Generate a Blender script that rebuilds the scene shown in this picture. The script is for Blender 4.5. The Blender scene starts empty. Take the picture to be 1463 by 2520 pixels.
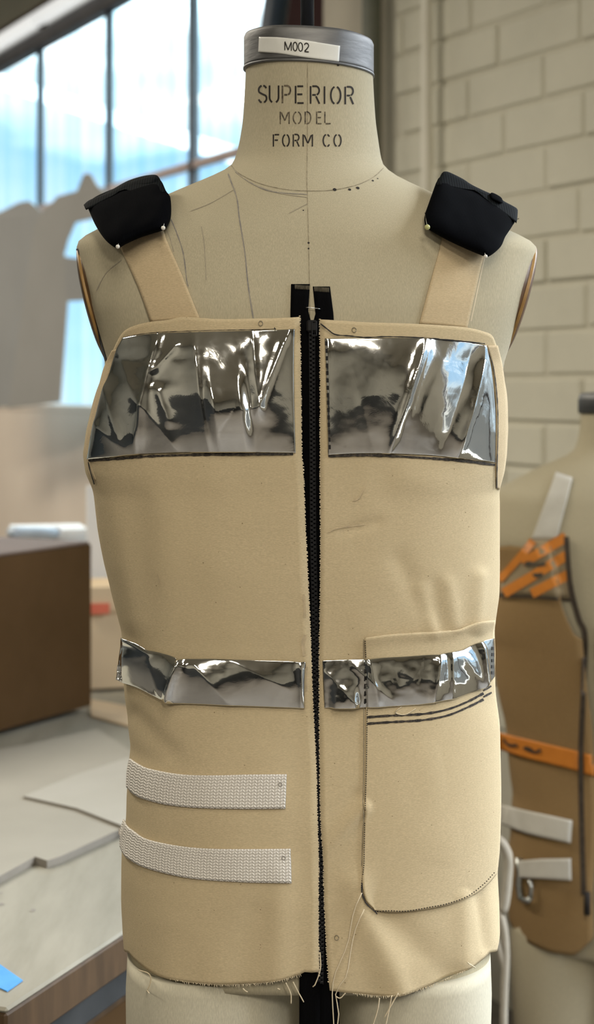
import bpy, bmesh, math, random
import numpy as np
from mathutils import Vector, Matrix, noise
from mathutils.bvhtree import BVHTree

random.seed(7)
SC = bpy.context.scene
COL = SC.collection

# ------------------------------------------------------------------ camera
F = 4200.0            # focal length in pixels of the 1463 x 2520 frame
U0, HOR = 731.5, 950.0
ZC = 1.40             # eye height
cam = bpy.data.cameras.new('camera')
cam.sensor_fit = 'HORIZONTAL'
cam.sensor_width = 36.0
cam.lens = F / 1463.0 * 36.0
cam.shift_y = -(1260.0 - HOR) / 1463.0
cam.clip_start = 0.05
cam.dof.use_dof = True
cam.dof.focus_distance = 1.555
cam.dof.aperture_fstop = 10.5
camo = bpy.data.objects.new('camera', cam)
camo.location = (0, 0, ZC)
camo.rotation_euler = (math.pi / 2, 0, 0)
COL.objects.link(camo)
SC.camera = camo

# ------------------------------------------------------------------ view
SC.view_settings.view_transform = 'Standard'
SC.view_settings.look = 'None'
SC.view_settings.gamma = 1.0
SC.view_settings.use_curve_mapping = False
SC.view_settings.exposure = 0.12

# wall frame: s runs along the window wall away from the camera, w into the room
P0 = Vector((0.37, 4.05))
_d = Vector((-0.507, 1.0)).normalized()
_n = Vector((-_d.y, _d.x))
WALL_ROT = math.atan2(_d.y, _d.x)
def W(s, w, z):
    return Vector((P0.x + s * _d.x + w * _n.x, P0.y + s * _d.y + w * _n.y, z))

# ------------------------------------------------------------------ sky
def build_world():
    w = bpy.data.worlds.new('sky')
    SC.world = w
    w.use_nodes = True
    nt = w.node_tree
    nt.nodes.clear()
    out = nt.nodes.new('ShaderNodeOutputWorld')
    bg = nt.nodes.new('ShaderNodeBackground')
    tc = nt.nodes.new('ShaderNodeTexCoord')
    mp = nt.nodes.new('ShaderNodeMapping')
    mp.inputs['Scale'].default_value = (2.2, 2.2, 6.0)
    mp.inputs['Location'].default_value = (0.35, 0.2, 0.12)
    nz = nt.nodes.new('ShaderNodeTexNoise')
    nz.inputs['Scale'].default_value = 2.0
    nz.inputs['Detail'].default_value = 4.0
    sp = nt.nodes.new('ShaderNodeSeparateXYZ')
    el = nt.nodes.new('ShaderNodeMath'); el.operation = 'MULTIPLY_ADD'
    el.inputs[1].default_value = 1.5
    rp = nt.nodes.new('ShaderNodeValToRGB')
    rp.color_ramp.elements[0].position = 0.745
    rp.color_ramp.elements[0].color = (0.27, 0.46, 0.66, 1)
    rp.color_ramp.elements[1].position = 0.84
    rp.color_ramp.elements[1].color = (1.05, 1.1, 1.12, 1)
    hz = rp.color_ramp.elements.new(0.55); hz.color = (0.52, 0.62, 0.69, 1)      # haze at the horizon
    gd = rp.color_ramp.elements.new(0.42); gd.color = (0.16, 0.16, 0.15, 1)      # ground below it
    e3 = rp.color_ramp.elements.new(1.0)
    e3.color = (7.4, 7.5, 7.8, 1)
    nt.links.new(tc.outputs['Generated'], mp.inputs['Vector'])
    nt.links.new(tc.outputs['Generated'], sp.inputs[0])
    nt.links.new(mp.outputs['Vector'], nz.inputs['Vector'])
    nt.links.new(sp.outputs['Z'], el.inputs[0])
    nm = nt.nodes.new('ShaderNodeMath'); nm.operation = 'MULTIPLY_ADD'
    nm.inputs[1].default_value = 0.6; nm.inputs[2].default_value = 0.2
    nt.links.new(nz.outputs['Fac'], nm.inputs[0])
    nt.links.new(nm.outputs[0], el.inputs[2])
    nt.links.new(el.outputs[0], rp.inputs['Fac'])
    nt.links.new(rp.outputs['Color'], bg.inputs['Color'])
    bg.inputs['Strength'].default_value = SKY
    nt.links.new(bg.outputs['Background'], out.inputs['Surface'])
SKY = 1.7
build_world()

def area(name, loc, target, sx, sy, power, color, portal=False):
    l = bpy.data.lights.new(name, 'AREA')
    l.shape = 'RECTANGLE'
    l.size, l.size_y = sx, sy
    l.energy = power
    l.color = color
    o = bpy.data.objects.new(name, l)
    o.location = loc
    dirv = Vector(target) - Vector(loc)
    o.rotation_euler = dirv.to_track_quat('-Z', 'Y').to_euler()
    COL.objects.link(o)
    return o

# unseen ceiling lights: front lamps inferred, far ones added to brighten the background
LAMP = (1.0, 0.92, 0.78)
for i, (s, w_, pw) in enumerate([(-5.6, 2.6, 80), (-4.4, 4.4, 42), (-3.6, 2.0, 20), (0.2, 2.4, 58), (2.6, 1.7, 34), (4.6, 1.7, 28)]):
    p = W(s, w_, 2.98)
    o = area('ceiling_fill_light', p, (p.x, p.y, 0), 1.5, 0.34, pw, LAMP)
    o.rotation_euler = (0, 0, WALL_ROT)
# the sky's light is sampled through the two window bands
for (s0, s1, z0, z1) in ((-4.15, -1.30, 0.62, 2.80), (0.92, 6.2, 1.33, 2.745)):
    p = W((s0 + s1) / 2, -0.06, (z0 + z1) / 2)
    o = area('window_portal', p, W((s0 + s1) / 2, 1.0, (z0 + z1) / 2), s1 - s0, z1 - z0, 1.0, (1, 1, 1))
    o.data.cycles.is_portal = True

# ------------------------------------------------------------------ helpers
def P(px, py, Y):
    return Vector(((px - U0) / F * Y, Y, ZC + (HOR - py) / F * Y))

def on_z(px, py, z):
    Y = (z - ZC) * F / (HOR - py)
    return P(px, py, Y)

def ray(px, py):
    return Vector((0, 0, ZC)), Vector(((px - U0) / F, 1.0, (HOR - py) / F)).normalized()

def link(o, parent=None):
    COL.objects.link(o)
    if parent is not None:
        o.parent = parent
        o.matrix_parent_inverse = parent.matrix_world.inverted() if parent.type == 'MESH' else Matrix.Translation(-parent.location)
    return o

def mesh_obj(name, verts, faces, m=None, parent=None, smooth=True):
    me = bpy.data.meshes.new(name)
    me.from_pydata([tuple(v) for v in verts], [], faces)
    me.update()
    if smooth:
        me.polygons.foreach_set('use_smooth', [True] * len(me.polygons))
    if m is not None:
        me.materials.append(m)
    o = bpy.data.objects.new(name, me)
    return link(o, parent)

def tag(o, label=None, cat=None, group=None, kind=None):
    if label: o['label'] = label
    if cat: o['category'] = cat
    if group: o['group'] = group
    if kind: o['kind'] = kind
    return o

def empty(name, loc, label, cat, group=None):
    o = bpy.data.objects.new(name, None)
    o.empty_display_size = 0.05
    o.location = loc
    COL.objects.link(o)
    return tag(o, label, cat, group)

def smooth_curve(pts, n):
    """Catmull-Rom through pixel points, resampled at n points by length."""
    p = np.array(pts, float)
    if len(p) == 2:
        t = np.linspace(0, 1, n)[:, None]
        return p[0] * (1 - t) + p[1] * t
    e = np.vstack([2 * p[0] - p[1], p, 2 * p[-1] - p[-2]])
    out = []
    for i in range(1, len(e) - 2):
        for t in np.linspace(0, 1, 12, endpoint=False):
            a, b, c, d = e[i - 1], e[i], e[i + 1], e[i + 2]
            out.append(0.5 * (2 * b + (c - a) * t + (2 * a - 5 * b + 4 * c - d) * t * t + (3 * b - a - 3 * c + d) * t ** 3))
    out.append(p[-1])
    return resample(np.array(out), n)

def resample(p, n):
    p = np.array(p, float)
    seg = np.hypot(*np.diff(p, axis=0).T)
    L = np.concatenate([[0], np.cumsum(seg)])
    q = np.linspace(0, L[-1], n)
    return np.stack([np.interp(q, L, p[:, 0]), np.interp(q, L, p[:, 1])], 1)

def seg_dist(px, py, a, b):
    ax, ay = a; bx, by = b
    dx, dy = bx - ax, by - ay
    t = ((px - ax) * dx + (py - ay) * dy) / (dx * dx + dy * dy)
    tc = min(1, max(0, t))
    return math.hypot(px - ax - tc * dx, py - ay - tc * dy), t

def tube(pts, r, name, m, parent=None, seg=6, r2=None):
    """Tube through 3D points (tapering to r2)."""
    pts = [Vector(p) for p in pts]
    n = len(pts)
    verts, faces = [], []
    up = Vector((0.13, 0.31, 0.94))
    for i, p in enumerate(pts):
        t = (pts[min(i + 1, n - 1)] - pts[max(i - 1, 0)]).normalized()
        a = t.cross(up)
        if a.length < 1e-4: a = t.cross(Vector((1, 0, 0)))
        a.normalize(); b = t.cross(a)
        rr = r if r2 is None else r + (r2 - r) * i / (n - 1)
        for k in range(seg):
            an = 2 * math.pi * k / seg
            verts.append(p + (a * math.cos(an) + b * math.sin(an)) * rr)
    for i in range(n - 1):
        for k in range(seg):
            k2 = (k + 1) % seg
            faces.append((i * seg + k, i * seg + k2, (i + 1) * seg + k2, (i + 1) * seg + k))
    faces.append(tuple(range(seg - 1, -1, -1)))
    faces.append(tuple((n - 1) * seg + k for k in range(seg)))
    return mesh_obj(name, verts, faces, m, parent)

def box_vf(cx, cy, cz, sx, sy, sz, bev=0.0):
    """Box (centre, full sizes) with optional chamfer, as verts / faces."""
    bm = bmesh.new()
    bmesh.ops.create_cube(bm, size=1.0)
    for v in bm.verts:
        v.co = Vector((v.co.x * sx + cx, v.co.y * sy + cy, v.co.z * sz + cz))
    if bev > 0:
        bmesh.ops.bevel(bm, geom=list(bm.edges), offset=bev, segments=1, affect='EDGES', clamp_overlap=True)
    bm.verts.index_update()
    vs = [v.co.copy() for v in bm.verts]
    fs = [tuple(v.index for v in f.verts) for f in bm.faces]
    bm.free()
    return vs, fs

def box(name, c, size, m, parent=None, rot=0.0, bev=0.002, origin=(0, 0, 0)):
    vs, fs = box_vf(*c, *size, bev)
    R = Matrix.Rotation(rot, 3, 'Z')
    o3 = Vector(origin)
    return mesh_obj(name, [R @ v + o3 for v in vs], fs, m, parent, smooth=False)

def wbox(name, s0, s1, w0, w1, z0, z1, m, parent=None, bev=0.0):
    """Box in the wall frame."""
    vs, fs = box_vf((s0 + s1) / 2, (w0 + w1) / 2, (z0 + z1) / 2, abs(s1 - s0), abs(w1 - w0), abs(z1 - z0), bev)
    return mesh_obj(name, [W(v.x, v.y, v.z) for v in vs], fs, m, parent, smooth=False)

def wall_s(px):
    q = (px - U0) / F
    t = (P0.x - q * P0.y) / (0.507 + q)
    return t * math.hypot(0.507, 1.0)

def prism(name, poly, thick, m, parent=None, smooth=False):
    """Flat sheet from 3D polygon with thickness along its own normal."""
    poly = [Vector(p) for p in poly]
    nrm = Vector((0, 0, 0))
    for i in range(len(poly)):
        a, b = poly[i], poly[(i + 1) % len(poly)]
        nrm += a.cross(b)
    nrm.normalize()
    n = len(poly)
    vs = [p + nrm * thick / 2 for p in poly] + [p - nrm * thick / 2 for p in poly]
    fs = [tuple(range(n)), tuple(range(2 * n - 1, n - 1, -1))]
    for i in range(n):
        j = (i + 1) % n
        fs.append((i, n + i, n + j, j))
    o = mesh_obj(name, vs, fs, m, parent, smooth)
    return o

# ------------------------------------------------------------------ materials
def mat(name, color, rough=0.6, metal=0.0, spec=0.5, build=None):
    m = bpy.data.materials.new(name)
    m.use_nodes = True
    nt = m.node_tree
    b = nt.nodes['Principled BSDF']
    b.inputs['Base Color'].default_value = (*color, 1)
    b.inputs['Roughness'].default_value = rough
    b.inputs['Metallic'].default_value = metal
    b.inputs['Specular IOR Level'].default_value = spec
    if build:
        build(nt, b)
    return m

def N(nt, kind, **kw):
    n = nt.nodes.new(kind)
    for k, v in kw.items():
        if k in n.inputs: n.inputs[k].default_value = v
        else: setattr(n, k, v)
    return n

def coords(nt, scale=(1, 1, 1), rot=(0, 0, 0)):
    tc = nt.nodes.new('ShaderNodeTexCoord')
    mp = nt.nodes.new('ShaderNodeMapping')
    mp.inputs['Scale'].default_value = scale
    mp.inputs['Rotation'].default_value = rot
    nt.links.new(tc.outputs['Object'], mp.inputs['Vector'])
    return mp.outputs['Vector']

def mixc(nt, fac, a, b, blend='MIX'):
    m = nt.nodes.new('ShaderNodeMix')
    m.data_type = 'RGBA'; m.blend_type = blend
    for sock, val in ((m.inputs[0], fac), (m.inputs[6], a), (m.inputs[7], b)):
        if isinstance(val, bpy.types.NodeSocket): nt.links.new(val, sock)
        elif isinstance(val, (int, float)): sock.default_value = val
        else: sock.default_value = (*val, 1)
    return m.outputs[2]

def ramp(nt, src, p0, p1, c0=(0, 0, 0), c1=(1, 1, 1)):
    r = nt.nodes.new('ShaderNodeValToRGB')
    r.color_ramp.elements[0].position = p0; r.color_ramp.elements[0].color = (*c0, 1)
    r.color_ramp.elements[1].position = p1; r.color_ramp.elements[1].color = (*c1, 1)
    nt.links.new(src, r.inputs['Fac'])
    return r.outputs['Color']

def canvas_builder(c_a, c_b, rib=420.0, fleck=0.5, bump=0.25, vertical=False, fleck_col=(0.16, 0.11, 0.06)):
    def build(nt, b):
        v = coords(nt)
        big = N(nt, 'ShaderNodeTexNoise', Scale=7.0, Detail=5.0, Roughness=0.6)
        nt.links.new(v, big.inputs['Vector'])
        col = mixc(nt, ramp(nt, big.outputs['Fac'], 0.35, 0.68), c_a, c_b)
        # woven ribs: irregular threads along x, finer ones across
        v2 = coords(nt, (420, 420, 1500) if not vertical else (1500, 1500, 260))
        th = N(nt, 'ShaderNodeTexNoise', Scale=1.0, Detail=2.0)
        nt.links.new(v2, th.inputs['Vector'])
        v3 = coords(nt, (1700, 1700, 160) if not vertical else (120, 120, 1500))
        th2 = N(nt, 'ShaderNodeTexNoise', Scale=1.0, Detail=1.0)
        nt.links.new(v3, th2.inputs['Vector'])
        wv = N(nt, 'ShaderNodeTexWave', Scale=rib / 6.2832, Distortion=2.5, Detail=2.0)
        wv.bands_direction = 'Z' if not vertical else 'X'
        nt.links.new(v, wv.inputs['Vector'])
        dk = tuple(x * 0.84 for x in c_a)
        col = mixc(nt, ramp(nt, th.outputs['Fac'], 0.35, 0.75), dk, col)
        col = mixc(nt, ramp(nt, th2.outputs['Fac'], 0.2, 0.55, (0.8,) * 3, (1, 1, 1)), dk, col)
        # seed flecks of unbleached cotton
        fl = N(nt, 'ShaderNodeTexVoronoi', Scale=150.0)
        fl.feature = 'F1'
        nt.links.new(v, fl.inputs['Vector'])
        fm = ramp(nt, fl.outputs['Distance'], 0.06, 0.11, (1, 1, 1), (0, 0, 0))
        fn = N(nt, 'ShaderNodeTexNoise', Scale=60.0, Detail=1.0)
        nt.links.new(v, fn.inputs['Vector'])
        fsel = ramp(nt, fn.outputs['Fac'], 0.54, 0.66)
        mm = N(nt, 'ShaderNodeMath', operation='MULTIPLY')
        nt.links.new(fm, mm.inputs[0]); nt.links.new(fsel, mm.inputs[1])
        m2 = N(nt, 'ShaderNodeMath', operation='MULTIPLY')
        nt.links.new(mm.outputs[0], m2.inputs[0]); m2.inputs[1].default_value = fleck
        col = mixc(nt, m2.outputs[0], col, fleck_col)
        nt.links.new(col, b.inputs['Base Color'])
        ad = N(nt, 'ShaderNodeMath', operation='ADD')
        nt.links.new(wv.outputs['Fac'], ad.inputs[0]); nt.links.new(th.outputs['Fac'], ad.inputs[1])
        ad2 = N(nt, 'ShaderNodeMath', operation='ADD')
        nt.links.new(ad.outputs[0], ad2.inputs[0]); nt.links.new(th2.outputs['Fac'], ad2.inputs[1])
        bp = N(nt, 'ShaderNodeBump', Strength=bump, Distance=0.0006)
        nt.links.new(ad2.outputs[0], bp.inputs['Height'])
        nt.links.new(bp.outputs['Normal'], b.inputs['Normal'])
    return build

def speckle_builder(c_a, c_b, scale=6.0, lo=0.35, hi=0.7, bump=0.0, stretch=(1, 1, 1), bscale=60.0):
    def build(nt, b):
        v = coords(nt, stretch)
        nz = N(nt, 'ShaderNodeTexNoise', Scale=scale, Detail=6.0, Roughness=0.6)
        nt.links.new(v, nz.inputs['Vector'])
        nt.links.new(ramp(nt, nz.outputs['Fac'], lo, hi, c_a, c_b), b.inputs['Base Color'])
        if bump:
            n2 = N(nt, 'ShaderNodeTexNoise', Scale=bscale, Detail=4.0)
            nt.links.new(v, n2.inputs['Vector'])
            bp = N(nt, 'ShaderNodeBump', Strength=bump, Distance=0.003)
            nt.links.new(n2.outputs['Fac'], bp.inputs['Height'])
            nt.links.new(bp.outputs['Normal'], b.inputs['Normal'])
    return build

def foil_builder(nt, b):
    v = coords(nt)
    # scuffs: patchy roughness plus tiny dents and hairline scratches
    nz = N(nt, 'ShaderNodeTexNoise', Scale=12.0, Detail=6.0, Roughness=0.65)
    nt.links.new(v, nz.inputs['Vector'])
    r = ramp(nt, nz.outputs['Fac'], 0.44, 0.70, (0.05,) * 3, (0.17,) * 3)
    nt.links.new(r, b.inputs['Roughness'])
    n2 = N(nt, 'ShaderNodeTexNoise', Scale=38.0, Detail=5.0, Roughness=0.6, Distortion=0.8)
    nt.links.new(v, n2.inputs['Vector'])
    sc = N(nt, 'ShaderNodeTexNoise', Scale=1.0, Detail=3.0)
    v3 = coords(nt, (420, 420, 30), (0, 0.75, 0))
    nt.links.new(v3, sc.inputs['Vector'])
    ss = ramp(nt, sc.outputs['Fac'], 0.66, 0.72)
    ad = N(nt, 'ShaderNodeMath', operation='MULTIPLY_ADD')
    nt.links.new(ss, ad.inputs[0]); ad.inputs[1].default_value = 0.05
    nt.links.new(n2.outputs['Fac'], ad.inputs[2])
    bp = N(nt, 'ShaderNodeBump', Strength=0.10, Distance=0.0016)
    nt.links.new(ad.outputs[0], bp.inputs['Height'])
    nt.links.new(bp.outputs['Normal'], b.inputs['Normal'])

def webbing_builder(nt, b):
    # woven chevrons: paired slanted yarns, driven by the strap's UV
    uv = nt.nodes.new('ShaderNodeUVMap')
    sp = nt.nodes.new('ShaderNodeSeparateXYZ')
    nt.links.new(uv.outputs['UV'], sp.inputs[0])
    def M(op, a, c=None):
        n = N(nt, 'ShaderNodeMath', operation=op)
        for i, x in enumerate((a, c)):
            if x is None: continue
            if isinstance(x, bpy.types.NodeSocket): nt.links.new(x, n.inputs[i])
            else: n.inputs[i].default_value = x
        return n.outputs[0]
    u = sp.outputs[0]; v = sp.outputs[1]
    tri = M('PINGPONG', u, 1.0)                       # 0..1..0 across two yarn columns
    ph = M('ADD', v, M('MULTIPLY', tri, 0.55))
    yarn = M('ABSOLUTE', M('SINE', M('MULTIPLY', ph, math.pi)))
    fr = M('ABSOLUTE', M('SUBTRACT', M('FRACT', u), 0.5))
    edge = M('SUBTRACT', 1.0, M('POWER', M('MULTIPLY', fr, 2.0), 3.0))
    h = M('MULTIPLY', yarn, edge)
    nt.links.new(ramp(nt, h, 0.0, 0.7, (0.60, 0.555, 0.49), (0.84, 0.80, 0.74)), b.inputs['Base Color'])
    bp = N(nt, 'ShaderNodeBump', Strength=0.6, Distance=0.0012)
    nt.links.new(h, bp.inputs['Height'])
    nt.links.new(bp.outputs['Normal'], b.inputs['Normal'])

def rib_builder(c0, c1, freq, axis):
    def build(nt, b):
        v = coords(nt)
        wv = N(nt, 'ShaderNodeTexWave', Scale=freq)
        wv.bands_direction = axis
        nt.links.new(v, wv.inputs['Vector'])
        nt.links.new(ramp(nt, wv.outputs['Fac'], 0, 1, c0, c1), b.inputs['Base Color'])
        bp = N(nt, 'ShaderNodeBump', Strength=0.2, Distance=0.0004)
        nt.links.new(wv.outputs['Fac'], bp.inputs['Height'])
        nt.links.new(bp.outputs['Normal'], b.inputs['Normal'])
    return build

def glass_mat(name, tint_a, tint_b, op):
    """Old streaky window glass: mostly clear, slightly milky in vertical bands."""
    m = bpy.data.materials.new(name)
    m.use_nodes = True
    nt = m.node_tree
    nt.nodes.clear()
    out = nt.nodes.new('ShaderNodeOutputMaterial')
    tr = nt.nodes.new('ShaderNodeBsdfTransparent')
    df = nt.nodes.new('ShaderNodeBsdfTranslucent')
    gl = nt.nodes.new('ShaderNodeBsdfGlossy'); gl.inputs['Roughness'].default_value = 0.05
    v = coords(nt, (9, 9, 0.15))
    nz = N(nt, 'ShaderNodeTexNoise', Scale=1.0, Detail=3.0)
    nt.links.new(v, nz.inputs['Vector'])
    nt.links.new(ramp(nt, nz.outputs['Fac'], 0.35, 0.65, tint_a, tint_b), tr.inputs['Color'])
    df.inputs['Color'].default_value = (0.85, 0.95, 1, 1)
    mx = nt.nodes.new('ShaderNodeMixShader'); mx.inputs[0].default_value = op
    nt.links.new(tr.outputs[0], mx.inputs[1]); nt.links.new(df.outputs[0], mx.inputs[2])
    m2 = nt.nodes.new('ShaderNodeMixShader'); m2.inputs[0].default_value = 0.05
    nt.links.new(mx.outputs[0], m2.inputs[1]); nt.links.new(gl.outputs[0], m2.inputs[2])
    nt.links.new(m2.outputs[0], out.inputs['Surface'])
    return m

M = {}
M['linen'] = mat('linen', (.5, .46, .34), 0.9, spec=0.15, build=canvas_builder((.50, .445, .315), (.545, .485, .345), rib=2400, fleck=0.12, bump=0.06, vertical=True))
M['linen_leg'] = mat('linen_leg', (.6, .56, .45), 0.9, spec=0.15, build=canvas_builder((.60, .56, .435), (.655, .61, .48), rib=2400, fleck=0.05, bump=0.05, vertical=True))
M['canvas'] = mat('canvas', (.6, .48, .32), 0.92, spec=0.12, build=canvas_builder((.615, .50, .315), (.675, .55, .355), rib=1500, fleck=0.75, bump=0.07))
M['canvas_tan'] = mat('canvas_tan', (.6, .45, .28), 0.92, spec=0.12, build=canvas_builder((.60, .475, .30), (.64, .51, .325), rib=1500, fleck=0.5, bump=0.07))
M['foil'] = mat('foil', (.80, .80, .78), 0.1, 1.0, build=foil_builder)
M['black_tape'] = mat('black_tape', (.003, .003, .0035), 0.9, spec=0.05, build=rib_builder((.0015, .0015, .002), (.0035, .0035, .004), 260, 'X'))
M['black_pad'] = mat('black_pad', (.003, .003, .004), 0.95, spec=0.04, build=rib_builder((.0015, .0018, .0026), (.0026, .003, .0042), 420, 'X'))
M['pad_rib'] = mat('pad_rib', (.008, .01, .012), 0.85, spec=0.1, build=rib_builder((.002, .003, .0035), (.008, .010, .012), 130, 'X'))
M['teeth'] = mat('teeth', (.008, .008, .009), 0.45, spec=0.3)
M['webbing'] = mat('webbing', (.72, .68, .62), 0.6, spec=0.3, build=webbing_builder)
M['ink'] = mat('ink', (.018, .014, .012), 0.8)
M['ink_faded'] = mat('ink_faded', (.10, .08, .06), 0.9, build=speckle_builder((.04, .032, .025), (.22, .18, .12), 260, 0.4, 0.7))
M['pencil'] = mat('pencil', (.20, .18, .17), 0.9, build=speckle_builder((.20, .185, .18), (.34, .31, .25), 150))
M['pencil_light'] = mat('pencil_light', (.34, .30, .22), 0.9, build=speckle_builder((.29, .26, .20), (.42, .37, .27), 150))
M['seam'] = mat('seam', (.33, .28, .19), 0.9, build=speckle_builder((.20, .17, .11), (.40, .345, .24), 200))
M['smudge'] = mat('smudge', (.36, .29, .19), 0.9, build=speckle_builder((.40, .325, .215), (.58, .465, .30), 140, .3, .6))
M['marker'] = mat('marker', (.03, .025, .022), 0.8, build=speckle_builder((.015, .012, .01), (.13, .10, .07), 420, 0.45, 0.75))
M['steel'] = mat('steel', (.42, .42, .42), 0.6, 1.0, build=speckle_builder((.17, .17, .172), (.24, .24, .238), 30, 0.3, 0.7, 0.1, (1, 1, 5)))
M['label'] = mat('label', (.78, .78, .74), 0.45, build=speckle_builder((.70, .70, .66), (.80, .80, .76), 18))
M['plate'] = mat('plate', (.10, .05, .022), 0.38, build=speckle_builder((.075, .042, .018), (.16, .085, .04), 14))
M['plate_edge'] = mat('plate_edge', (.35, .2, .06), 0.45, build=speckle_builder((.25, .14, .04), (.42, .25, .08), 40))
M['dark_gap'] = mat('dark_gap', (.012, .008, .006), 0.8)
M['rod'] = mat('rod', (.012, .013, .016), 0.35, build=speckle_builder((.008, .009, .011), (.02, .021, .026), 20))
M['thread'] = mat('thread', (.66, .56, .39), 0.8)
M['thread_black'] = mat('thread_black', (.012, .01, .01), 0.8)
M['pin_white'] = mat('pin_white', (.75, .72, .66), 0.25)
M['pin_green'] = mat('pin_green', (.50, .50, .22), 0.2)
M['pin_steel'] = mat('pin_steel', (.75, .75, .74), 0.2, 1.0)
# room
M['brick'] = mat('brick', (.45, .43, .34), 0.75, build=speckle_builder((.60, .58, .48), (.67, .645, .535), 5, 0.3, 0.7, 0.5, bscale=35))
M['mortar'] = mat('mortar', (.40, .37, .29), 0.9, build=speckle_builder((.56, .535, .44), (.62, .59, .485), 8, bump=0.3))
M['plaster'] = mat('plaster', (.45, .42, .34), 0.85, build=speckle_builder((.52, .475, .39), (.57, .525, .435), 4))
M['wall_low'] = mat('wall_low', (.5, .44, .38), 0.9, build=speckle_builder((.74, .625, .52), (.80, .68, .57), 3))
M['wall_far'] = mat('wall_far', (.33, .32, .28), 0.9, build=speckle_builder((.36, .35, .31), (.43, .415, .365), 2))
M['ceiling'] = mat('ceiling', (.36, .33, .26), 0.9, build=speckle_builder((.50, .46, .37), (.56, .52, .42), 3))
M['floor'] = mat('floor', (.07, .055, .045), 0.5, build=speckle_builder((.115, .105, .095), (.17, .155, .135), 3, stretch=(1, 6, 1)))
M['pipe_dark'] = mat('pipe_dark', (.13, .14, .11), 0.6, build=speckle_builder((.115, .125, .095), (.16, .165, .13), 9))
M['pipe_white'] = mat('pipe_white', (.60, .57, .48), 0.5, build=speckle_builder((.76, .73, .63), (.82, .79, .69), 9))
M['maroon'] = mat('maroon', (.03, .008, .008), 0.75, spec=0.15, build=speckle_builder((.024, .006, .006), (.042, .011, .011), 7))
M['navy'] = mat('navy', (.012, .02, .032), 0.45, build=speckle_builder((.006, .016, .034), (.014, .034, .066), 7))
M['window_steel'] = mat('window_steel', (.045, .04, .042), 0.5, build=speckle_builder((.035, .03, .033), (.065, .055, .055), 9))
M['rail_red'] = mat('rail_red', (.30, .18, .16), 0.6, build=speckle_builder((.42, .32, .30), (.52, .42, .40), 9))
M['batten'] = mat('batten', (.72, .72, .70), 0.4, build=speckle_builder((.68, .68, .66), (.76, .76, .74), 9))
def tube_builder(nt, b):
    b.inputs['Emission Color'].default_value = (1, 1, .98, 1)
    b.inputs['Emission Strength'].default_value = 0.6
M['tube'] = mat('tube', (.75, .75, .73), 0.4, build=tube_builder)
M['glass'] = glass_mat('glass', (.70, .90, .97), (.92, .98, 1.0), 0.025)
M['clear_glass'] = glass_mat('clear_glass', (.93, .96, .98), (.97, .99, 1.0), 0.0)
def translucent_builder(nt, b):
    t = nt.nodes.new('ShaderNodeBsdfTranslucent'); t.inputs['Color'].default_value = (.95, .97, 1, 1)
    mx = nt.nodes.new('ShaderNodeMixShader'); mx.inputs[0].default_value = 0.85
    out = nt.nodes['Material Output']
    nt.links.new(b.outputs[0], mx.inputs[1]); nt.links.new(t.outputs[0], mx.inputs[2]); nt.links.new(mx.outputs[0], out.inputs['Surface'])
M['reflection'] = mat('reflection', (.92, .94, .96), 0.6, build=translucent_builder)  # for the added bar that imitates a lamp reflection
M['sheet_grey'] = mat('sheet_grey', (.36, .345, .32), 0.9, build=speckle_builder((.27, .268, .262), (.305, .302, .295), 2.5))
M['sheet_warm'] = mat('sheet_warm', (.39, .36, .32), 0.9, build=speckle_builder((.285, .278, .262), (.32, .31, .295), 2.5))
M['table_top'] = mat('table_top', (.58, .54, .43), 0.75, build=speckle_builder((.255, .24, .188), (.325, .305, .247), 4, 0.3, 0.65, stretch=(8, 1.2, 1)))
M['table_wood'] = mat('table_wood', (.12, .07, .032), 0.6, build=speckle_builder((.06, .034, .014), (.10, .057, .025), 9, stretch=(6, 6, 1)))
M['dark_metal'] = mat('dark_metal', (.03, .032, .033), 0.6, build=speckle_builder((.02, .022, .023), (.045, .047, .048), 12))
M['card_dark'] = mat('card_dark', (.12, .07, .032), 0.9, spec=0.1, build=speckle_builder((.078, .044, .018), (.10, .057, .025), 4))
M['card_lid'] = mat('card_lid', (.16, .12, .10), 0.85, build=speckle_builder((.145, .105, .088), (.18, .135, .115), 5))
M['paper_grey'] = mat('paper_grey', (.52, .49, .41), 0.9, build=speckle_builder((.33, .31, .258), (.385, .36, .305), 3))
M['paper_edge_shade'] = mat('paper_edge_shade', (.24, .22, .19), 0.9, build=speckle_builder((.21, .19, .16), (.28, .255, .22), 9))  # side faces painted darker for the sheets' edge shadow
M['paper_cool'] = mat('paper_cool', (.60, .57, .50), 0.9, build=speckle_builder((.40, .38, .325), (.46, .44, .39), 3))
M['blue_tape'] = mat('blue_tape', (.06, .32, .78), 0.6, build=speckle_builder((.05, .29, .74), (.08, .36, .82), 30))
M['roll_blue'] = mat('roll_blue', (.46, .54, .64), 0.6, build=speckle_builder((.42, .50, .60), (.52, .60, .70), 9))
M['white_card'] = mat('white_card', (.82, .82, .82), 0.7, build=speckle_builder((.78, .78, .79), (.86, .86, .86), 4))
M['cream_card'] = mat('cream_card', (.72, .57, .38), 0.8, build=speckle_builder((.68, .53, .35), (.77, .62, .42), 4))
M['red_tape'] = mat('red_tape', (.75, .16, .09), 0.6, build=speckle_builder((.70, .14, .08), (.8, .2, .12), 20))
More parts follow.
